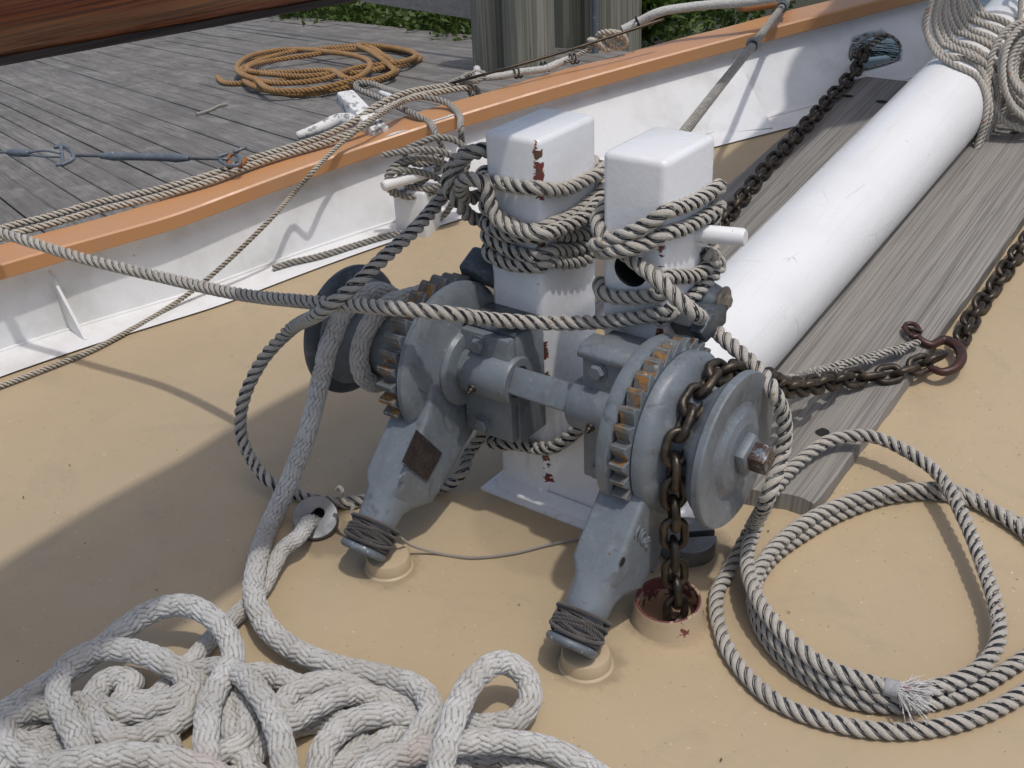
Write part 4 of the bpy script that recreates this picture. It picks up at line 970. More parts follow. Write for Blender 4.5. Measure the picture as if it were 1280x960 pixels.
cp = [D(1203, 420, .034), D(1218, 392, .022), D(1240, 362, .022), D(1262, 330, .022), D(1285, 300, .022), D(1330, 240, .022), D(1375, 175, .022)]
chain('brown anchor chain along the right edge of the wide plank beyond the hook', cp, up=(0, 0, 1), tilt=40, jitter=10)
cp = [D(886, 296, .075), D(925, 250, .068), D(955, 213, .068), D(985, 180, .068), D(1015, 148, .068), D(1045, 115, .068), D(1068, 90, .085), HC-nrm*.02+np.array([-.06, -.05, 0]), HC+nrm*.06, HC+nrm*.12-np.array([0, 0, .12]), HC+nrm*.13-np.array([0, 0, .5])]
cp[7] = hit(1076, 76, nrm, cpl-.03)
chain('dark anchor chain on the narrow plank, leading out of the hawse hole', cp, up=(0, 0, 1), tilt=35, jitter=12)
# hook at the chain, with its spliced rope snubber
HK = empty('chain_hook', 'reddish brown iron hook gripping the anchor chain at the plank edge', 'hook', tuple(D(1185, 445, .03)))
hz_ = .040
tube('hook_body', [D(1140, 412, .06), D(1150, 424, .055), D(1163, 431, .046), D(1180, 425, hz_), D(1196, 432, hz_), D(1202, 447, hz_), D(1194, 460, hz_), D(1178, 465, hz_), D(1162, 460, hz_)], [.0075, .009, .011, .013, .014, .014, .013, .011, .008], M['hook'], HK, 16, step=.004)
tube('eye', [D(x, y, .062) for x, y in [(1140, 420), (1132, 412), (1133, 405), (1142, 405), (1149, 412), (1147, 420), (1140, 421)]], .0065, M['hook'], HK, 10)
tube('pin', [D(1128, 409, .055), D(1152, 414, .075)], .0045, M['chain'], HK, 8, step=.01)

# ================================================================== ROPES
R1 = .0160
ROPE = [M['rope'], M['tracer']]
def LA(x, y, e=0): return Yp(x, y, .035-R1*1.02-e)
def LX(x, y, e=0): return Xp(x, y, -.020+R1*1.02+e)
def RA(x, y, e=0): return Yp(x, y, .045-R1*1.02-e)
def RX(x, y, e=0): return Xp(x, y, .262+R1*1.02+e)
def w(x, y, z): return np.array([x, y, z])
g_ = R1
# 1. line from the left edge, round the right post, then down to the coil on deck
coil = []
def c(*pts, up=None):
    out = []
    for q in pts:
        out.append(D(q[0], q[1], q[2] if len(q) > 2 else (up or R1)))
    return out
line1 = [Yp(-160, 262, -.30), Yp(-60, 278, -.22), Yp(0, 291, -.20), Yp(100, 322, -.16), Yp(200, 346, -.13), Yp(300, 368, -.16), Yp(420, 380, -.235), Yp(500, 386, -.245), Yp(560, 392, -.20), Yp(620, 400, -.09), Yp(690, 404, -.005), Yp(750, 402, .02), Yp(800, 397, .026)]
z0 = RA(800, 397)[2]
line1 += [RA(840, 388), w(.262+g_*.5, .045-g_*.6, RX(862, 378)[2]), RX(880, 357), RX(900, 330), w(.262+g_, .235, RX(905, 322)[2]+.01), w(.25, .24+g_*1.1, .58), w(.195, .24+g_*1.15, .575), w(.135, .24+g_*1.1, .57), w(.128-g_*1.1, .20, .56), w(.128-g_*1.2, .12, .545), w(.128-g_*1.1, .06, RA(742, 362)[2]), w(.135, .045-g_*.9, RA(748, 366)[2])]
line1 += [RA(770, 371), RA(800, 371), RA(830, 366), w(.262+g_*.6, .045-g_*.7, RA(850, 357)[2]), RX(872, 343), RX(893, 322), w(.262+g_*1.1, .20, RX(906, 300)[2]), w(.262+g_, .235, .62), w(.25, .24+g_*1.1, .635), w(.195, .24+g_*1.15, .65), w(.135, .24+g_*1.1, .665), w(.128-g_*1.1, .20, .675), w(.128-g_*1.3, .12, RA(742, 268)[2]), w(.128-g_*1.3, .055, RA(744, 288, .02)[2])]
line1 += [RA(757, 300, .0), RA(775, 312, .004), RA(800, 332, .012), RA(825, 352, .038), RA(845, 372, .042), RA(866, 390, .036), Xp(885, 405, .33), Xp(915, 432, .40), Xp(948, 462, .47), Xp(968, 492, .52), Xp(980, 525, .535), Xp(978, 565, .54), Xp(960, 620, .545), D(935, 668, .05), D(912, 712, .016)]
cc_ = c((896, 745), (903, 795), (928, 838), (972, 877), (1040, 903), (1120, 914), (1200, 903), (1270, 872), (1330, 820), (1350, 750), (1320, 690), (1262, 648), (1195, 620), (1130, 618), (1060, 638), (998, 672), (958, 705), (942, 745), (957, 795), (1000, 840), (1060, 874), (1130, 882), (1200, 868), (1262, 835), (1320, 790), (1335, 730), (1296, 678), (1245, 640, .018), (1195, 614, .020), (1130, 612, .036), (1075, 622, .040), (1010, 650, .044), (965, 688, .046), (944, 724, .046), (952, 772, .044), (985, 815, .044), (1040, 852, .040), (1100, 870, .038), (1160, 862, .040), (1215, 842, .044), (1246, 806, .046), (1246, 762, .048), (1228, 705, .056), (1206, 650, .066), (1172, 592, .072), (1130, 562, .078), (1085, 545, .080), (1040, 550, .078), (1000, 576, .070), (968, 612, .066), (946, 655, .066), (934, 695, .070), (944, 742, .074), (976, 788, .072), (1020, 826, .068), (1070, 848, .064), (1114, 860, .060))
line1 += cc_
o = laid('mooring_rope', line1, R1, ROPE, fuzz=1.3); tag(o, 'long grey tracer rope from the left edge round the right bitt, coiled on deck', 'rope')
# frayed end and whipping
e0, e1 = np.array(cc_[-1]), np.array(cc_[-2]); ed = (e0-e1)/np.linalg.norm(e0-e1)
tube('whipping', [e0-ed*.012, e0+ed*.012], R1*1.02, M['tape'], o, 20, step=.004)
V = []; F = []
side = np.cross(ed, [0, 0, 1]); side /= np.linalg.norm(side)
for k in range(260):
    a = rng.normal(0, .40); b = abs(rng.normal(.05, .22)); L = rng.uniform(.038, .062); p = e0+ed*.006+side*rng.normal(0, .004)+np.array([0, 0, rng.normal(0, .004)]); pts = []
    dn = ed*math.cos(a)+side*math.sin(a)+np.array([0, 0, b-.1]); cu = rng.normal(0, .012, 3); wd_ = rng.uniform(.0006, .0013)
    for i in range(5): f = i/4; pts.append(p+dn*L*f+cu*f*f+np.array([0, 0, -.012*f*f]))
    T_, N__, B__ = frames(np.array(pts)); b0 = len(V)
    for i in range(5):
        for j in range(3): th = 2*math.pi*j/3; V.append(pts[i]+wd_*(1-.35*i/4)*(math.cos(th)*N__[i]+math.sin(th)*B__[i]))
    for i in range(4):
        for j in range(3): F.append((b0+i*3+j, b0+i*3+(j+1) % 3, b0+(i+1)*3+(j+1) % 3, b0+(i+1)*3+j))
meshobj('frayed_tuft', V, F, M['tuft'], o)
tube('red_yarn', [e0+ed*.01+np.array([0, 0, .006]), e0+ed*.03+np.array([0, 0, .011]), e0+ed*.052+side*-.008+np.array([0, 0, .008])], .0009, m_paint('red_yarn', (.5, .03, .05), (.3, .02, .03), .8), o, 6)

# 2. bitt turns: round both posts, hitched at the left, and away down round the left post foot
line2 = [w(-.02, .26, .235), w(.02, .16, .22), w(.035, .03, .215)]
line2 = [Yp(775, 485, .010), Yp(752, 508, .016), Yp(730, 529, .018), Yp(712, 546, .014), Yp(692, 559, .008), Yp(672, 560, .012), Yp(645, 555, .015), Yp(615, 553, .010), w(-.175, .05, .16), Yp(586, 566, .02), D(578, 590, .05), D(560, 606, .022), D(530, 612, .016), D(480, 622, .016), D(420, 628, .016), D(370, 618, .02), D(340, 604, .05)]
line2 += [D(318, 580, .075), D(302, 545, .13), D(303, 505, .21), D(325, 455, .30), D(360, 415, .39), Yp(405, 388, -.27), Yp(440, 360, -.23), Yp(480, 322, -.14), Yp(520, 285, -.04), Yp(548, 252, .05), Yp(566, 222, .05), Yp(578, 198, .04), Yp(598, 188, .05), w(-.16, .10, Yp(606, 193, .06)[2]), w(-.178, .16, .80), w(-.172, .22, .785), w(-.16, .256, .775), w(-.09, .256, .765), w(-.02, .256, .76), w(.0, .235, LX(742, 222)[2]+.005)]
# first full turn (upper)
line2 += [LX(738, 222), LX(718, 232), LX(695, 238), w(-.012, .026, LA(674, 237)[2]), LA(650, 234), LA(620, 228), w(-.158, .025, LA(600, 225)[2]), w(-.174, .06, .775), Yp(572, 232, .06), Yp(566, 222, .09), w(-.20, .12, .80)]
line2 = line2[:-3]+[w(-.172, .10, .745), w(-.17, .20, .73), w(-.15, .256, .722), w(-.06, .256, .715), w(-.008, .25, .705)]
def lturn(zs, e=0):
    """zs: heights at back-right, front-right corner, front-left corner, back-left"""
    a, b, c_, d = zs; k = e
    return [w(-.006+k, .20, a), w(-.006+k, .12, a*.5+b*.5-.004), w(-.008+k, .05, b+.004), w(-.018+k*.7, .028-k*.7, b), w(-.05, .020-k, b-.002), w(-.09, .019-k, (b+c_)/2-.006), w(-.135, .021-k, c_), w(-.156-k*.7, .029-k*.7, c_+.003), w(-.169-k, .06, c_+.008), w(-.170-k, .15, (c_+d)/2), w(-.168-k, .23, d), w(-.155, .255+k, d), w(-.08, .256+k, d-.005), w(-.02, .256+k, d-.01)]
zz = lambda q: q[2]
t2 = (zz(LX(740, 252)), zz(LA(676, 290)), zz(LA(606, 262)), .665)
t3 = (zz(LX(742, 286)), zz(LA(680, 300)), zz(LA(604, 284)), .635)
t4 = (zz(LX(742, 300)), zz(LA(682, 324)), zz(LA(612, 300)), .60)
t5 = (zz(LX(742, 318)), zz(LA(684, 338)), zz(LA(616, 322)), .58)
for t in (t2, t3, t4, t5): line2 += lturn(t)
# across behind to the right post, two diagonal front turns
zr1a, zr1b = zz(RA(738, 302)), zz(RX(905, 232))
line2 += [w(.05, .262, .60), w(.10, .262, .61), w(.128-g_*1.1, .22, .60), w(.108, .12, zr1a), w(.112, .05, zr1a-.008), RA(748, 307, .024), RA(780, 294, .026), RA(810, 280, .008), w(.262+g_*.5, .045-g_*.6, zz(RX(833, 268))), RX(855, 258), RX(880, 246), RX(900, 232), w(.262+g_, .235, zr1b), w(.245, .256, zr1b-.012), w(.19, .256, zr1b-.03), w(.13, .256, zr1b-.06), w(.112, .20, zr1b-.09), w(.110, .10, zz(RA(738, 290)))]
line2 += [w(.112, .06, zz(RA(744, 316))), RA(760, 314, .03), RA(790, 310, .03), RA(812, 303, .006), w(.262+g_*.5, .045-g_*.6, zz(RX(834, 294))), RX(856, 285), RX(880, 272), RX(900, 258), w(.262+g_, .235, zz(RX(906, 252))), w(.245, .256, .60), w(.19, .256, .59), w(.12, .262, .58), w(.05, .27, .57)]
o = laid('bitt_rope', line2, R1, ROPE, fuzz=1.3); tag(o, 'grey tracer rope in turns round both bitts, looping down left of the drum', 'rope')
# the hitch just left of the left post
kn = [w(-.10, .262, .62), w(-.165, .25, .62), w(-.180, .14, .625), Yp(590, 272, .07), Yp(574, 254, .03), Yp(560, 232, .02), Yp(566, 206, .035), Yp(585, 190, .05), Yp(602, 190, .09), w(-.19, .18, .80), w(-.20, .17, .72), Yp(586, 248, .06), Yp(578, 228, -.0), Yp(592, 224, -.005), Yp(606, 232, .0), Yp(612, 252, .0), Yp(620, 272, -.005), Yp(650, 288, -.008), Yp(676, 292, -.008), Xp(700, 286, .018), Xp(722, 276, .018), Xp(740, 262, .016), w(.0, .24, .70)]
o = laid('hitch_rope', kn, R1, ROPE, fuzz=1.3); tag(o, 'short length of tracer rope hitched at the left side of the left bitt', 'rope')

# 3. thick white braided line: drum turns, steel cap, heap in the foreground
RB = .0230
def ond(a, x, r=.105): a = math.radians(a); return np.array([x, AX[1]+r*math.cos(a), AX[2]+r*math.sin(a)])
dr = [ond(62, -.262, .150), ond(80, -.285, .132)]+[ond(a, -.350-.112*(a-60)/480, .104) for a in range(100, 525, 22)]
pb_ = [Yp(410, 436, -.188), Yp(400, 478, -.205), Yp(385, 540, -.27), Yp(362, 600, -.33), Yp(338, 655, -.40), D(321, 705, .07), D(318, 745, .06), D(334, 785, .05), D(368, 812, .045), D(420, 832, .045), D(475, 845, .05), D(525, 862, .055), D(540, 890, .06), D(520, 925, .06), D(495, 960, .05), D(470, 1010, .03)]
pb_ += [D(400, 1030, .03), D(398, 975, .05), D(405, 935, .06), D(435, 905, .065), D(480, 893, .06), D(520, 905, .03), D(560, 940, .022), D(580, 1000, .022), D(500, 1050, .022), D(300, 1040, .022)]
pb_ += [D(120, 1000, .022), D(60, 960, .03), D(10, 935, .04), D(8, 905, .05), D(50, 885, .05), D(90, 905, .03), D(80, 960, .022), D(20, 1010, .022), D(-60, 980, .03), D(-50, 920, .04)]
pb_ += [D(0, 892, .055), D(50, 862, .06), D(110, 823, .065), D(150, 790, .08), D(190, 764, .10), D(230, 757, .115), D(262, 770, .115), D(285, 795, .10), D(292, 822, .085), D(278, 848, .075), D(262, 880, .08), D(258, 925, .085), D(262, 975, .07), D(268, 1020, .05), D(330, 1040, .04)]
pb_ += [D(358, 1000, .06), D(355, 950, .09), D(343, 900, .10), D(318, 860, .095), D(290, 838, .075), D(262, 836, .05), D(230, 850, .03), D(190, 900, .024), D(180, 960, .024), D(120, 1010, .024), D(60, 990, .05)]
pb_ += [D(100, 948, .085), D(85, 900, .09), D(72, 868, .085), D(82, 835, .08), D(115, 815, .08), D(155, 812, .085), D(195, 823, .085), D(228, 843, .07), D(240, 870, .05), D(225, 900, .04), D(190, 915, .05), D(150, 925, .07), D(120, 905, .06), D(116, 872, .045), D(135, 850, .045), D(165, 850, .04), D(150, 880, .024), D(120, 930, .022), D(60, 1000, .022), D(-40, 1040, .04)]
pb_ += [D(20, 990, .07), D(60, 962, .10), D(110, 948, .12), D(170, 945, .125), D(230, 955, .12), D(290, 980, .09), D(340, 1030, .06), D(420, 1020, .05)]
pb_ += [D(440, 985, .07), D(470, 955, .08), D(520, 940, .08), D(570, 930, .08), D(630, 927, .075), D(690, 938, .065), D(740, 965, .05), D(780, 1010, .04), D(700, 1060, .03), D(560, 1050, .05)]
pb_ += [D(548, 990, .10), D(556, 935, .125), D(572, 885, .135), D(596, 845, .125), D(628, 828, .105), D(656, 845, .08), D(662, 875, .055), D(645, 900, .035), D(610, 908, .024), D(560, 905, .022), D(500, 880, .024), D(440, 868, .05)]
pb_ += [D(400, 880, .07), D(362, 900, .065), D(352, 882, .060), D(385, 858, .055), D(430, 855, .04), D(470, 870, .024), D(510, 900, .022)]
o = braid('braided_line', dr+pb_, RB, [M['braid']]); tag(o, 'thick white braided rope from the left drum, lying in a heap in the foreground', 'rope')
cpo = capc
hp_ = hit(391, 652, cn, cn@cpo)
b2_ = [hp_-cn*.06+np.array([.03, .02, -.0]), hp_-cn*.015, hp_+cn*.008+np.array([-.004, -.006, -.004]), D(372, 672, .062), D(354, 686, .05), D(342, 708, .035), D(328, 735, .024), D(300, 765, .024), D(272, 790, .024), D(240, 825, .026), D(205, 860, .028), D(160, 900, .03), D(100, 940, .026), D(40, 930, .03), D(-40, 890, .03)]
b3_ = [D(420, 990, .03), D(330, 960, .03), D(300, 915, .045), D(330, 885, .045), D(380, 872, .03), D(440, 900, .03), D(480, 940, .03), D(560, 960, .03)]
o = braid('braided_tail', b2_, RB*.80, [M['braid']]); tag(o, 'thick white braided rope passing from the keyhole steel cap under the heap', 'rope')
lower = [D(-30, 960, .024), D(30, 905, .024), D(90, 880, .024), D(170, 890, .05), D(230, 868, .055), D(262, 850, .03), D(310, 890, .04), D(300, 930, .045), D(260, 950, .04), D(300, 1000, .03), D(420, 960, .026), D(500, 905, .028), D(440, 865, .03), D(380, 860, .03), D(330, 842, .03), D(290, 850, .03), D(310, 960, .03), D(400, 1010, .03), D(600, 985, .03), D(660, 975, .026), D(720, 1010, .026)]
o = braid('braided_bight', lower, RB, [M['braid']]); tag(o, 'thick white braided rope seen between the upper loops at the bottom of the heap', 'rope')

lower2 = [D(-60, 1010, .022), D(0, 965, .022), D(40, 930, .022), D(140, 900, .024), D(165, 880, .026), D(205, 880, .024), D(210, 930, .024), D(240, 985, .024), D(300, 970, .022), D(330, 925, .022), D(375, 905, .022), D(420, 900, .022), D(450, 930, .022), D(400, 985, .022), D(480, 1000, .022), D(520, 960, .022), D(600, 945, .022), D(650, 955, .022), D(700, 985, .022)]
o = braid('braided_bight', lower2, RB, [M['braid']]); tag(o, 'thick white braided rope lying deepest in the heap, just showing between the loops', 'rope')

# 4. rope coil on the low bitt at the bulwark, made fast over the cap
BB = empty('bulwark_bitt', 'low white bitt with a cross pin, under a bunch of grey rope', 'bitt', tuple(D(530, 285)))
q0 = D(489, 290); bm = bmesh.new(); Mb = Matrix.Translation(Vector((q0[0]+.075, q0[1]+.062, 0))) @ Matrix.Rotation(math.radians(8), 4, 'Z'); rbox(bm, (-.062, -.055, q0[2]-.01), (.070, .055, q0[2]+.165), .012, 3, Mb); bmobj('post', bm, M['white'], BB)
pn = np.array([q0[0]+.075, q0[1]+.062, q0[2]+.15])
fn = np.array([.55, -.83, 0]); fn /= np.linalg.norm(fn); fc = fn@np.array([q0[0], q0[1], 0])
def W(x, y, e=0.): return hit(x, y, fn, fc+e)
A = W(478, 233, .12); B = W(535, 216, .02); dd = B-A; bm = bmesh.new(); L_ = np.linalg.norm(dd)+.10
lathe(bm, [(0, 0), (0, .014), (.005, .0185), (L_-.005, .0185), (L_, .014), (L_, 0)], A, dd, 24); bmobj('cross_pin', bm, m_paint('pin_white', (.76, .74, .70), (.6, .56, .50), .4, (.35, .28, .22), .70, 70), BB)
R4 = .0115
def Cz(x, y, e=.0): return D(x, y, HCAP+.05+R4+e)
bl = [W(478, 194, .075), W(500, 190, .08), W(530, 187, .08), W(556, 191, .07), W(572, 205, .04), W(575, 225, .03), W(555, 236, .03), W(530, 243, .04), W(508, 246, .055), W(492, 238, .07), W(484, 224, .085), W(490, 210, .08), W(512, 199, .06), W(540, 199, .05), W(562, 208, .04), W(578, 222, .02), W(560, 228, .01), W(532, 217, .045), W(508, 213, .07), W(492, 215, .095), W(484, 228, .08), W(494, 243, .04), W(520, 232, .02), W(538, 218, .015), W(550, 205, .02), W(540, 195, .03), W(515, 200, .03), W(500, 215, .03), W(510, 232, .03), W(535, 236, .05), W(560, 226, .06), W(580, 208, .05), W(583, 190, .04), W(570, 176, .035), W(546, 172, .04), W(522, 180, .05), W(505, 190, .04), W(520, 205, .0), W(550, 200, -.01), W(553, 186, -.01), W(545, 168, .0)]
bl += [Cz(535, 152, -.012), Cz(522, 145, -.0), Cz(505, 137), Cz(480, 125, -.01), Cz(458, 116), Cz(446, 110, -.0), Cz(447, 104), Cz(462, 104), Cz(485, 112), Cz(510, 118, .02), Cz(535, 122, .02), Cz(552, 126, .01), Cz(565, 133), Cz(574, 144, -.002), W(576, 162, .03), W(578, 178, .0), W(585, 200, -.01), W(570, 240, -.02)]
bl += [D(556, 268, .03), D(522, 286, .016), D(480, 296, .016), D(440, 308, .016), D(400, 320, .018), D(365, 328, .018), D(341, 335, .018)]
o = laid('belayed_rope', bl, R4, [M['ropegrey'], M['tracersoft']], fuzz=.4); tag(o, 'grey rope heaped in turns on the low bitt and led over the cap rail', 'rope')
# 5. pale manila pair along the cap rail, and the thin part that comes down on deck
R5 = .0120
pr5 = [Cz(-120, 322), Cz(-40, 302), Cz(8, 284), Cz(60, 271), Cz(120, 254), Cz(200, 236), Cz(270, 216), Cz(310, 200), Cz(350, 188), Cz(400, 172), Cz(440, 153, .01), Cz(475, 130, .035), Cz(505, 117, .04), Cz(540, 110, .015), Cz(572, 107, -.006), Cz(590, 106, -.01)+np.array([-.03, .02, -.03]), Cz(600, 104)+np.array([-.08, .06, -.20])]
o = laid('cap_rope', pr5, R5, [M['tanrope'], M['tracersoft']], sides=12, fuzz=.3); tag(o, 'pale manila rope along the cap rail, nearer the dock of the pair', 'rope')
pr6 = [Cz(-120, 332), Cz(-40, 312), Cz(18, 292), Cz(60, 281), Cz(120, 264), Cz(200, 245), Cz(270, 224), Cz(310, 208), Cz(350, 195), Cz(400, 181), Cz(440, 165, .012), Cz(470, 146, .035), Cz(500, 128, .045), Cz(540, 117, .015), Cz(575, 111, -.004), Cz(596, 107, -.008)+np.array([-.02, .02, -.02]), Cz(604, 104)+np.array([-.08, .06, -.20])]
o = laid('cap_rope', pr6, R5, [M['tanrope'], M['tracersoft']], sides=12, fuzz=.3); tag(o, 'pale manila rope along the cap rail, nearer the deck of the pair', 'rope')
R6 = .0085
pr7 = [Cz(560, 112), Cz(520, 119, .035), Cz(490, 133, .06), Cz(462, 152, .06), Cz(430, 176, .03), Cz(405, 200, .008), Cz(390, 216, -.004)]
pr7 += [Xp(366, 243, -1.55)*.5+D(366, 243, .24)*.5, D(340, 272, .20), D(310, 302, .15), D(275, 335, .09), D(240, 364, .04), D(205, 388, .013), D(160, 414, .011), D(110, 440, .010), D(50, 464, .010), D(0, 483, .010), D(-80, 512, .010), D(-200, 560, .010)]
o = laid('thin_line', pr7, R6, [M['tanrope'], M['tracersoft']], sides=10, fuzz=.3); tag(o, 'thin pale line from the cap rail down along the deck edge at the left', 'rope')
# 6. cord between the arms, lanyards
cd_ = [D(500, 672, .07), D(515, 682, .03), D(545, 691, .006), D(590, 697, .005), D(640, 692, .005), D(690, 680, .005), D(732, 672, .006), D(790, 662, .006), D(812, 690, .02), D(822, 705, .01), D(815, 715, .006)]
o = laid('cord', cd_, .0036, [M['cord'], M['cord']], sides=8, tracer=False); tag(o, 'thin cord lying on the deck between the two windlass arms', 'cord')
ln = [Yp(421, 612, -.33), Yp(424, 609, -.33), Yp(428, 613, -.34), Yp(427, 622, -.34), Yp(434, 630, -.34), Yp(441, 632, -.34), Yp(440, 641, -.35), Yp(446, 645, -.35), Yp(444, 655, -.36)]
o = laid('lanyard', ln, .0048, [M['cord'], M['cord']], sides=8, tracer=False); tag(o, 'short knotted lanyard between the keyhole steel cap and the left arm', 'cord')
# 7. snubber spliced to the hook
sn = [Yp(955, 478, .36), Yp(985, 473, .5), D(1030, 460, .085), D(1080, 447, .075), D(1120, 436, .07), D(1148, 428, .06)]
o = laid('snubber_rope', sn, .0092, [M['rope'], M['tracersoft']], sides=10, fuzz=.5)
sn2 = [Yp(955, 482, .36), Yp(985, 478, .5), D(1030, 466, .08), D(1080, 453, .07), D(1120, 441, .066), D(1146, 432, .058)]
laid('splice', [q+np.array([.0, 0, .004])+(.006*np.array([math.sin(i*2.), 0, math.cos(i*2.)])) for i, q in enumerate(cr(sn2, .03)[0])], .0085, [M['rope'], M['tracersoft']], sides=10, parent=o)
tag(o, 'spliced grey rope leading from the windlass to the iron chain hook', 'rope')
# 8. coil draped over the bowsprit
def onb(s, a, r): 
    u_, v_, d_ = basis(bd_); sd_ = np.cross(bd_, [0, 0, 1.]); sd_ /= np.linalg.norm(sd_); up_ = np.cross(sd_, bd_); a = math.radians(a)
    return BP+bd_*s+(BR+r)*(math.cos(a)*sd_+math.sin(a)*up_)
R8 = .0105; pts = []
ss = [1.60, 1.635, 1.67, 1.71, 1.75, 1.79, 1.83, 1.87, 1.91, 1.95, 1.99, 2.03]
for i, s_ in enumerate(ss):
    lay_ = R8+(.016 if i in (2, 5, 8, 10) else 0)
    hang = [onb(s_-.06, -42, .045), onb(s_-.05, -22, .02), onb(s_-.03, 0, lay_), onb(s_-.01, 25, lay_), onb(s_, 50, lay_), onb(s_+.01, 75, lay_), onb(s_+.03, 98, lay_+.004), onb(s_+.05, 112, .022)+np.array([0, 0, .02]), onb(s_+.07, 122, .03)+np.array([-.01, 0, .09]), onb(s_+.08, 125, .03)+np.array([0, 0, .20]), onb(s_+.08, 120, .03)+np.array([.03, 0, .36]), onb(s_+.08, 110, .03)+np.array([.05, 0, .50])]
    hang = [q+np.array([rng.normal(0, .004), rng.normal(0, .006), 0]) for q in hang]
    if i == 1: hang = hang[:3]+[q+np.array([0, .03*math.sin(k), 0]) for k, q in enumerate(hang[3:])]
    pts += hang if i % 2 == 0 else hang[::-1]
o = laid('bowsprit_coil', pts, R8, [M['coilrope'], M['tracersoft']], sides=12, tracer=False, fuzz=.5); tag(o, 'bunch of pale rope turns draped over the white bowsprit', 'rope')
# hank at the right frame edge: stretched turns hanging on the starboard side
pts = []; hc = Yp(1294, 82, 2.30); ex_ = RV; ey_ = UV_
for k in range(7):
    rx_ = .052+.014*k; ry_ = .066+.019*k; zz_ = FV*(-.02*(k % 3)+.03)
    for t in np.linspace(0, 2*math.pi, 12, endpoint=False):
        pts.append(hc+ex_*(rx_*math.cos(t)+.01*math.sin(k*3))+ey_*(ry_*math.sin(t)-.004*k)+zz_+FV*.012*math.sin(2*t+k))
o = laid('rope_hank', pts, R8, [M['coilrope'], M['tracersoft']], sides=12, tracer=False, fuzz=.5); tag(o, 'oval hank of pale rope hanging beside the bowsprit at the right edge', 'rope')
pts = [onb(2.25, 60, .03)+np.array([0, 0, .3]), onb(2.2, 75, .05)+np.array([0, 0, .12]), onb(2.1, 60, .02), onb(2.02, 38, .02), onb(1.98, 15, .03), hc+np.array([-.05, 0, .05]), hc+np.array([-.02, .02, .02]), onb(2.06, 15, .03), onb(2.10, 38, .02), onb(2.18, 60, .02), onb(2.28, 75, .06)+np.array([0, 0, .14]), onb(2.4, 60, .03)+np.array([0, 0, .3])]
o = laid('hank_pennant', pts, R8, [M['coilrope'], M['tracersoft']], sides=12, tracer=False); tag(o, 'pale rope parts leading down to the oval hank', 'rope')

# 9. parcelled stay from behind the right bitt up to the cap
sa = Yp(836, 190, .36); sb_ = D(978, 8, HCAP+.10); sc_ = sb_+(sb_-sa)*.55
st = laid('wrapped_stay', [sa, sa*.7+sb_*.3, sa*.35+sb_*.65+np.array([0, 0, -.004]), sb_, sc_], .0125, [M['ropegrey'], M['tracersoft']], lay=.05, fuzz=.3)
tag(st, 'grey rope stay slanting from behind the right bitt up to the cap rail', 'stay')
for f_, nm_ in ((.62, 'seizing'), (1.0, 'seizing')):
    q = sa+(sb_-sa)*f_; d_ = (sb_-sa)/np.linalg.norm(sb_-sa); u_, v_, _ = basis(d_); L = .03 if f_ < 1 else .06
    pts = [q+d_*(t*L/40-.5*L)+(.0165+.002*math.sin(t*.7))*(math.cos(t*.9)*u_+math.sin(t*.9)*v_) for t in range(42)]
    laid(nm_, pts, .0045, [M['tape'] if f_ < 1 else M['galv']]*2, sides=8, tracer=False, parent=st)
# 10. shroud gear on the cap rail beyond: thin wire, white wrapped line, knot
def CO(x, y, e=.03, o_=0): return D(x, y, HCAP+.05+e)
wr = tube('wire', [CO(560, 105, .02), CO(620, 89, .06), CO(700, 66, .08), CO(760, 47, .10), CO(830, 24, .12)], .0055, M['chain'], sides=10, step=.02); tag(wr, 'thin rusty wire running above the cap rail from the white wrapped lashing', 'wire')
ww = braid('wrapped_line', [CO(596, 86, .02), CO(600, 96, .02), CO(625, 95, .015), CO(650, 90, .015), CO(680, 86, .012), CO(698, 79, .01), CO(716, 72, .01)], .0135, [M['whitewrap']], fuzz=.5); tag(ww, 'ragged white leather wrapped line on the dock side of the cap rail', 'line')
o = laid('tail', [CO(705, 78, .01), CO(722, 69, .012), CO(735, 62, .02), CO(744, 52, .05)], .0085, [M['tanrope'], M['tracersoft']], sides=9, parent=ww)
for x, y in ((622, 93), (641, 92), (676, 84), (712, 74)):
    q = CO(x, y, .016); pts = [q+np.array([0, 0, 0])+.018*np.array([math.cos(t)*.75, -math.cos(t)*.3, math.sin(t)])+np.array([.002*t, .004*t, 0])*.6 for t in np.linspace(0, 12, 36)]
    laid('seizing', pts, .0038, [M['lash']]*2, sides=7, tracer=False, parent=ww)
kp = [CO(737, 50, .05), CO(745, 52, .06), CO(754, 60, .03), CO(762, 62, .02), CO(758, 50, .05), CO(748, 44, .07), CO(762, 40, .09), CO(778, 44, .07), CO(782, 55, .03), CO(772, 60, .02), CO(762, 52, .05), CO(770, 46, .06), CO(776, 52, .04)]
o = laid('knot', kp, .0115, [M['tanrope'], M['tracersoft']], sides=10, tracer=False); tag(o, 'knot of pale rope standing above the cap rail by the white wrapped line', 'knot')
sv = braid('served_line', [CO(778, 38, .07), CO(800, 27, .09), CO(825, 15, .12), CO(860, 9, .12), CO(900, 5, .12), CO(935, 2, .12), CO(985, -6, .12)], .0175, [M['whitewrap']], fuzz=.4, pitch=.05); tag(sv, 'thick pale served line with black bands, above the far end of the cap rail', 'line')
for x, y in ((797, 28), (812, 20)):
    q = CO(x, y, .10); u_, v_, _ = basis(CO(830, 14, .12)-CO(795, 30, .09)); pts = [q+.021*(math.cos(t)*u_+math.sin(t)*v_) for t in np.linspace(0, 6.9, 18)]
    tube('band', pts, .0035, M['black'], sv, 8)
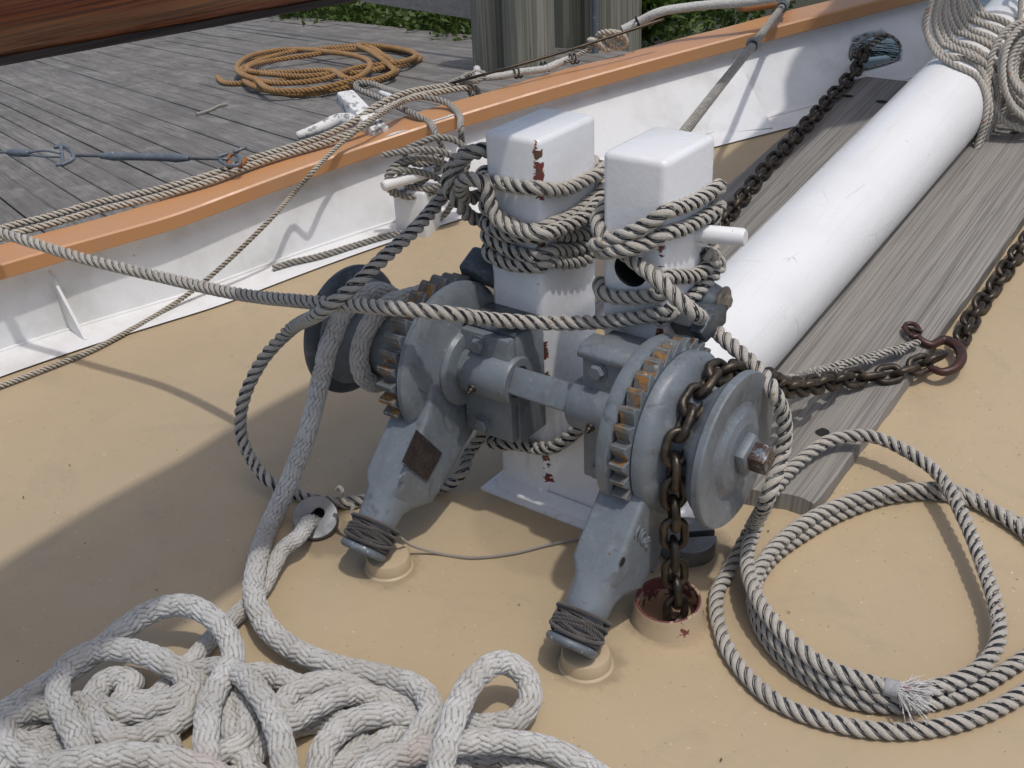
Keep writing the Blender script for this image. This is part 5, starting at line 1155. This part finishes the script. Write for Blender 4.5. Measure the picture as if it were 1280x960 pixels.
gl = [CO(560, 104, .015), CO(575, 98, .02), CO(590, 95, .02), CO(600, 98, .02), CO(590, 103, .02), CO(578, 97, .03), CO(595, 90, .03), CO(606, 92, .03), CO(598, 101, .02), CO(570, 103, .015), CO(556, 106, .01)]
o = laid('grey_lashing', gl, .0088, [M['ropegrey'], M['tracersoft']], sides=10, tracer=False); tag(o, 'blue grey lashing knotted at the left end of the white wrapped line', 'lashing')
# 11. dock cleat (white horn cleat at the dock edge)
CL = empty('dock_cleat', 'flaking white painted horn cleat on the dock edge beyond the manila ropes', 'cleat', tuple(CO(445, 140, -.05)))
mcl = m_paint('flaking_white', (.74, .73, .70), (.5, .49, .46), .7, (.30, .29, .27), .545, 34)
a, b = CO(432, 122, .035), CO(466, 158, .00); dd = b-a; L_ = np.linalg.norm(dd); Mx = basis(dd); bm = bmesh.new(); b2 = bmesh.new(); rbox(b2, (-.034, -.026, -.01), (.034, .026, L_+.07), .010, 2)
mm = Matrix([(Mx[0][0], Mx[1][0], Mx[2][0], a[0]), (Mx[0][1], Mx[1][1], Mx[2][1], a[1]), (Mx[0][2], Mx[1][2], Mx[2][2], a[2]), (0, 0, 0, 1)]); bmesh.ops.transform(b2, matrix=mm, verts=b2.verts[:]); merge(bm, b2); bmobj('horn', bm, mcl, CL)
tube('arm', [CO(466, 158, .0), CO(425, 150, .0), CO(400, 160, -.005), CO(372, 170, -.01)], [.03, .026, .022, .015], mcl, CL, 12, step=.01)
tube('arm', [CO(470, 140, .0), CO(490, 124, .0), CO(476, 116, .0)], [.02, .015, .010], mcl, CL, 12, step=.01)
# 12. stay with turnbuckle and rusty shackle at the left
def TB(x, y, e=.045): return D(x, y, HCAP+.05+e)
TBo = empty('turnbuckle', 'galvanised turnbuckle on a wire stay at the left, shackled to the cap rail', 'turnbuckle', tuple(TB(230, 197)))
tube('wire', [TB(-120, 186), TB(-20, 189), TB(14, 191)], .0048, M['galv'], TBo, 10, step=.02)
tube('ferrule', [TB(12, 190.5), TB(36, 191.5)], [.013, .015, .015, .013], M['galv'], TBo, 14, step=.006)
for e_ in (-.007, .007): tube('wire_eye', [TB(34, 192)+np.array([0, 0, e_*.4]), TB(55, 192)+np.array([0, 0, e_*1.6]), TB(75, 194)+np.array([0, 0, e_])], .0042, M['galv'], TBo, 8, step=.01)
tube('fork', [TB(68, 184), TB(80, 183), TB(90, 190), TB(91, 199), TB(82, 204), TB(70, 206)], .0075, M['galv'], TBo, 10, step=.006)
tube('fork_pin', [TB(76, 180), TB(79, 206)], .0065, M['galv'], TBo, 10, step=.01)
tube('threaded_rod', [TB(90, 194), TB(128, 195)], .0055, M['steel'], TBo, 10, step=.02)
tube('body', [TB(126, 195), TB(132, 195), TB(150, 195.5), TB(215, 197), TB(230, 197.5), TB(236, 197.5)], [.010, .0165, .0135, .0130, .0130, .0135, .0165, .010], M['galv'], TBo, 18, step=.006)
tube('threaded_rod', [TB(234, 197.5), TB(285, 199)], .0055, M['steel'], TBo, 10, step=.02)
tube('jaw', [TB(272, 196), TB(286, 192), TB(298, 196), TB(298, 206), TB(286, 207), TB(275, 201)], .0065, M['galv'], TBo, 10, step=.006)
RS = m_paint('rusted_steel', (.33, .13, .045), (.16, .07, .035), .8, (.12, .13, .14), .60, 60)
SH = empty('shackle', 'rusty shackle and links joining the turnbuckle to the cap rail', 'shackle', tuple(TB(305, 200)))
tube('bow', [TB(298, 188, .05), TB(286, 196, .04), TB(288, 206, .03), TB(300, 207, .025), TB(308, 198, .035)], .0075, RS, SH, 10, step=.006)
tube('bolt', [TB(292, 190, .06), TB(308, 184, .06)], .006, M['galv'], SH, 10, step=.01)
for i, (x, y) in enumerate([(312, 199), (325, 198), (338, 195)]):
    a = TB(x-8, y+1, .0); b = TB(x+8, y-1, .0); mid = (a+b)/2; d_ = (b-a)/2; n_ = np.array([0, 0, .011]) if i % 2 else np.cross(d_, [0, 0, 1])/np.linalg.norm(d_)*.011
    pts = [mid+d_*math.cos(t)+n_*math.sin(t) for t in np.linspace(0, 2*math.pi, 14)]
    tube('ring_link', pts, .0048, RS, SH, 8, step=.004)
# 13. orange manila coil on the dock
RO = .0215
def KK(x, y, e=0): return Kd(x, y, RO+.004+e)
oc = [(272, 97), (285, 104), (320, 103), (360, 100), (400, 97), (450, 90), (500, 82), (524, 74), (515, 66), (480, 60), (440, 57), (390, 62), (345, 66), (315, 76), (303, 92), (318, 108, .03), (345, 115), (390, 117), (440, 108), (480, 98), (497, 86), (480, 70, .03), (455, 58, .04), (420, 60, .03), (370, 64, .03), (330, 74, .03), (306, 84, .04), (300, 88, .04), (330, 92, .04), (380, 95, .03), (420, 92, .03), (455, 90, .03), (490, 80, .03), (470, 66, .05), (440, 62, .04), (380, 70, .04), (340, 76, .04), (310, 84, .05), (318, 90, .05), (360, 90, .04), (410, 88, .05), (435, 98, .06), (460, 101, .03), (490, 92, .04), (485, 80, .05), (462, 64, .07), (450, 56, .06), (480, 58, .03), (520, 68, .03), (500, 78, .05), (450, 84, .05), (400, 100, .05), (350, 104, .05), (310, 96, .06), (296, 84, .06), (320, 68, .05), (355, 62, .04), (420, 66, .06), (445, 70, .06), (462, 78, .05), (440, 100, .06), (390, 112, .03), (345, 113, .05), (318, 98, .07)]
o = laid('orange_coil', [KK(*q) for q in oc], RO, [M['orangerope'], M['orangerope']], tracer=False, sides=10, step=.009); tag(o, 'coil of orange brown manila rope lying on the dock planks', 'rope')
q = [Kd(245, 143, .01), Kd(262, 138, .01), Kd(275, 132, .012), Kd(284, 130, .01)]
o = laid('rope_scrap', q, .010, [M['ropegrey']]*2, tracer=False, sides=8); tag(o, 'small frayed scrap of mossy rope on the dock planks', 'rope')
# things seen outside the hawse hole
e1_, e2_ = HC+nrm*.05, HC+nrm*.05
o = laid('outer_line', [hit(1050, 78, nrm, cpl+.05), hit(1075, 65, nrm, cpl+.05), hit(1092, 54, nrm, cpl+.05), hit(1110, 42, nrm, cpl+.06)], .014, [M['tanrope'], M['tracersoft']], sides=10); tag(o, 'pale rope seen outside through the hawse hole', 'rope')
bm = bmesh.new(); q = hit(1100, 80, nrm, cpl+.34); b2 = bmesh.new(); rbox(b2, (-.5, -.02, -.5), (.04, .02, .03), .006, 1, Matrix.Translation(Vector(q)) @ Matrix.Rotation(math.atan2(td3[1], td3[0]), 4, 'Z')); merge(bm, b2)
o = bmobj('fender_board', bm, m_paint('pale_blue_paint', (.42, .52, .53), (.3, .36, .36), .5)); tag(o, 'pale blue painted board seen outside through the hawse hole', 'board')
# litter on the deck: dark flecks and pale crumbs
V = []; F = []
for k in range(80):
    x, y = rng.uniform(-1.6, 1.3), rng.uniform(-.9, 1.6); s_ = abs(rng.normal(.0, .0012))+.0007; el = rng.uniform(1, 3.); a = rng.random()*6.3; b0 = len(V)
    for t in range(5):
        th = 2*math.pi*t/5; u = s_*el*math.cos(th)*rng.uniform(.6, 1.2); v_ = s_*math.sin(th)*rng.uniform(.6, 1.2)
        V.append((x+u*math.cos(a)-v_*math.sin(a), y+u*math.sin(a)+v_*math.cos(a), dz(y)+.0035+.002*rng.random()))
    F.append(tuple(range(b0, b0+5)))
o = meshobj('deck_litter', V, F, m_paint('litter', (.10, .075, .05), (.03, .025, .02), .9), smooth=False); tag(o, 'dark flecks and crumbs of litter scattered over the deck', kind='stuff')

V = []; F = []; KS = 22  # out-of-view canvas bundle, added to throw shade on the bow bulwark
for i, y in enumerate(np.linspace(2.0, 4.2, 30)):
    for k in range(KS):
        th = 2*math.pi*k/KS; w_ = (.17+.02*math.sin(5*th+y*4)+.012*math.sin(8*th-y*6))*min(1, (y-1.95)/.3)
        V.append((.15+w_*1.5*math.cos(th)+.015*math.sin(y*4), y, 1.62+.10*(y-2)+.8*w_*math.sin(th)))
for i in range(29):
    for k in range(KS): a = i*KS+k; b = i*KS+(k+1) % KS; F.append((a, b, b+KS, a+KS))
F.append(tuple(range(KS))[::-1]); F.append(tuple(29*KS+k for k in range(KS)))
o = meshobj('bow_shade_bundle', V, F, M['canvas']); tag(o, 'unseen pale canvas bundle added above the bowsprit to shade the bow', 'sail')
